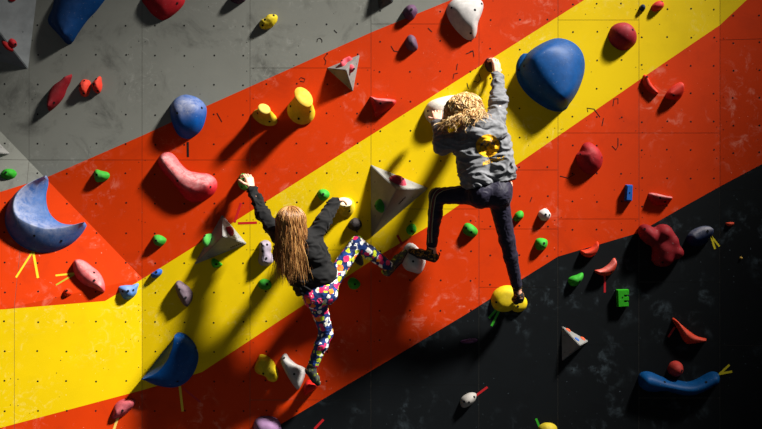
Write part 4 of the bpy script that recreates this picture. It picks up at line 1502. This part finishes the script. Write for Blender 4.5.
def badge(x, y):
    dx, dy = (x - 484.5) / 11.8, (y - 148.0) / 10.6
    if dx * dx + dy * dy > 1:
        return False
    # skyline-like notch cut through the upper middle
    ridge = 146.0 + 2.2 * math.sin(x * 0.9) + 1.4 * math.sin(x * 2.1) - 0.30 * (x - 484)
    return abs(y - ridge) > 1.3 or x < 477 or x > 493


dk = decal('printed_badge', raster(badge, 472, 497, 136, 160, 0.45), topB.data, MB_, M_PRINT, topB, rB)
GL = {'A': ['010', '101', '111', '101', '101'], 'U': ['101', '101', '101', '101', '111'], 'S': ['011', '100', '010', '001', '110'], 'T': ['111', '010', '010', '010', '010'],
      'R': ['110', '101', '110', '101', '101'], 'L': ['100', '100', '100', '100', '111']}
tp = []
for k, ch in enumerate('AUSTRALS'):
    ox, oy = 479.6 + k * 2.75, 163.6 - k * 0.78 - 0.05 * k * (k - 7) * -1
    for j, row in enumerate(GL[ch]):
        for i, b in enumerate(row):
            if b == '1':
                x, y = ox + i * 0.72, oy + j * 0.72 - i * 0.2
                tp.append([(x, y), (x, y + .74), (x + .74, y + .74 - .2), (x + .74, y - .2)])
decal('printed_lettering', tp, topB.data, MB_, M_PRINT, topB, rB)

# side stripes down the outer leg of the dark leggings (raised piping)
for k, (dz, hexc) in enumerate(((0.0, '8a8468'), (1.6, '6a2430'), (3.0, '8a8468'))):
    path = [(472, 184.5 + dz), (460, 184.8 + dz), (447, 187 + dz), (437 + dz, 190 + dz * 0.8), (432 + dz, 197), (430.3 + dz, 208), (429.2 + dz, 222), (429 + dz, 236), (429.4 + dz, 243)]
    bvh = BVHTree.FromPolygons([v.co for v in legB.data.vertices], [p.vertices[:] for p in legB.data.polygons])
    pts = spline([(a, b) for a, b in path], 60, False)
    V, F_ = [], []
    prev = None
    for a in pts:
        q = pix(a.x, a.y, 0.28) - rB
        hit = bvh.ray_cast(Vector((q.x, -1.0, q.z)), Vector((0, 1, 0)))
        if hit[0] is None:
            hit = bvh.find_nearest(Vector((q.x, q.y, q.z)))
        p, n = hit[0], hit[1]
        if n.y > 0:
            n = -n
        V.append((p + n * 0.0022, n))
    VV = []
    for i, (p, n) in enumerate(V):
        t = nrm(V[min(i + 1, len(V) - 1)][0] - V[max(i - 1, 0)][0])
        s_ = nrm(n.cross(t)) * 0.0034
        VV += [p - s_, p + s_]
        if i:
            F_.append((2 * i - 2, 2 * i - 1, 2 * i + 1, 2 * i))
    link('side_stripe', mesh('side_stripe', VV, F_, True), fabric('stripe_' + str(k), lin(hexc), 0.7, 0.1), MB_, legB)


# ------------------------------------------------------------------ big red lobed hold on the black band (union of lobes)
def lobed(label, lobes, hexc, k, bolts=()):
    cx = sum(l[0] for l in lobes) / len(lobes)
    cy = sum(l[1] for l in lobes) / len(lobes)
    M, m = frame(cx, cy, 0.1)
    Fd = Field((-0.24, -0.24, -0.012), (0.24, 0.24, 0.2), 0.005)
    for x, y, rx, ry, rot, h in lobes:
        a = math.radians(-rot)
        Rm = [[math.cos(a), -math.sin(a), 0], [math.sin(a), math.cos(a), 0], [0, 0, 1]]
        Fd.ball(((x - cx) * m, (cy - y) * m, h * 0.25), (rx * m, ry * m, h * 0.75), Rm, k)
    Fd.F[:, :, 0] = 1.0
    me = Fd.mesh('climbing_hold', (0, 0, 0), 0.0, smooth_it=2)
    a_ = me.attributes.new('chalk', 'FLOAT', 'POINT')
    a_.data.foreach_set('value', [0.015] * len(me.vertices))
    o = tag(link('climbing_hold', me, hold_mat(hexc), M), label, 'climbing hold')
    add_bolts(o, M, me, bolts, cx, cy, m)
    return o


lobed('big crimson hold of several merged lobes at the top of the black band',
      [(649, 235, 8, 12.5, -40, 0.12), (663, 233, 9.5, 9, 0, 0.13), (671, 241, 7, 8.5, -30, 0.12), (676, 252, 8, 7, 20, 0.10), (664, 249, 11, 13, 0, 0.12), (663, 259, 10.5, 8, 0, 0.10)],
      '7c0e18', 0.036, [(642.5, 229), (660, 262)])
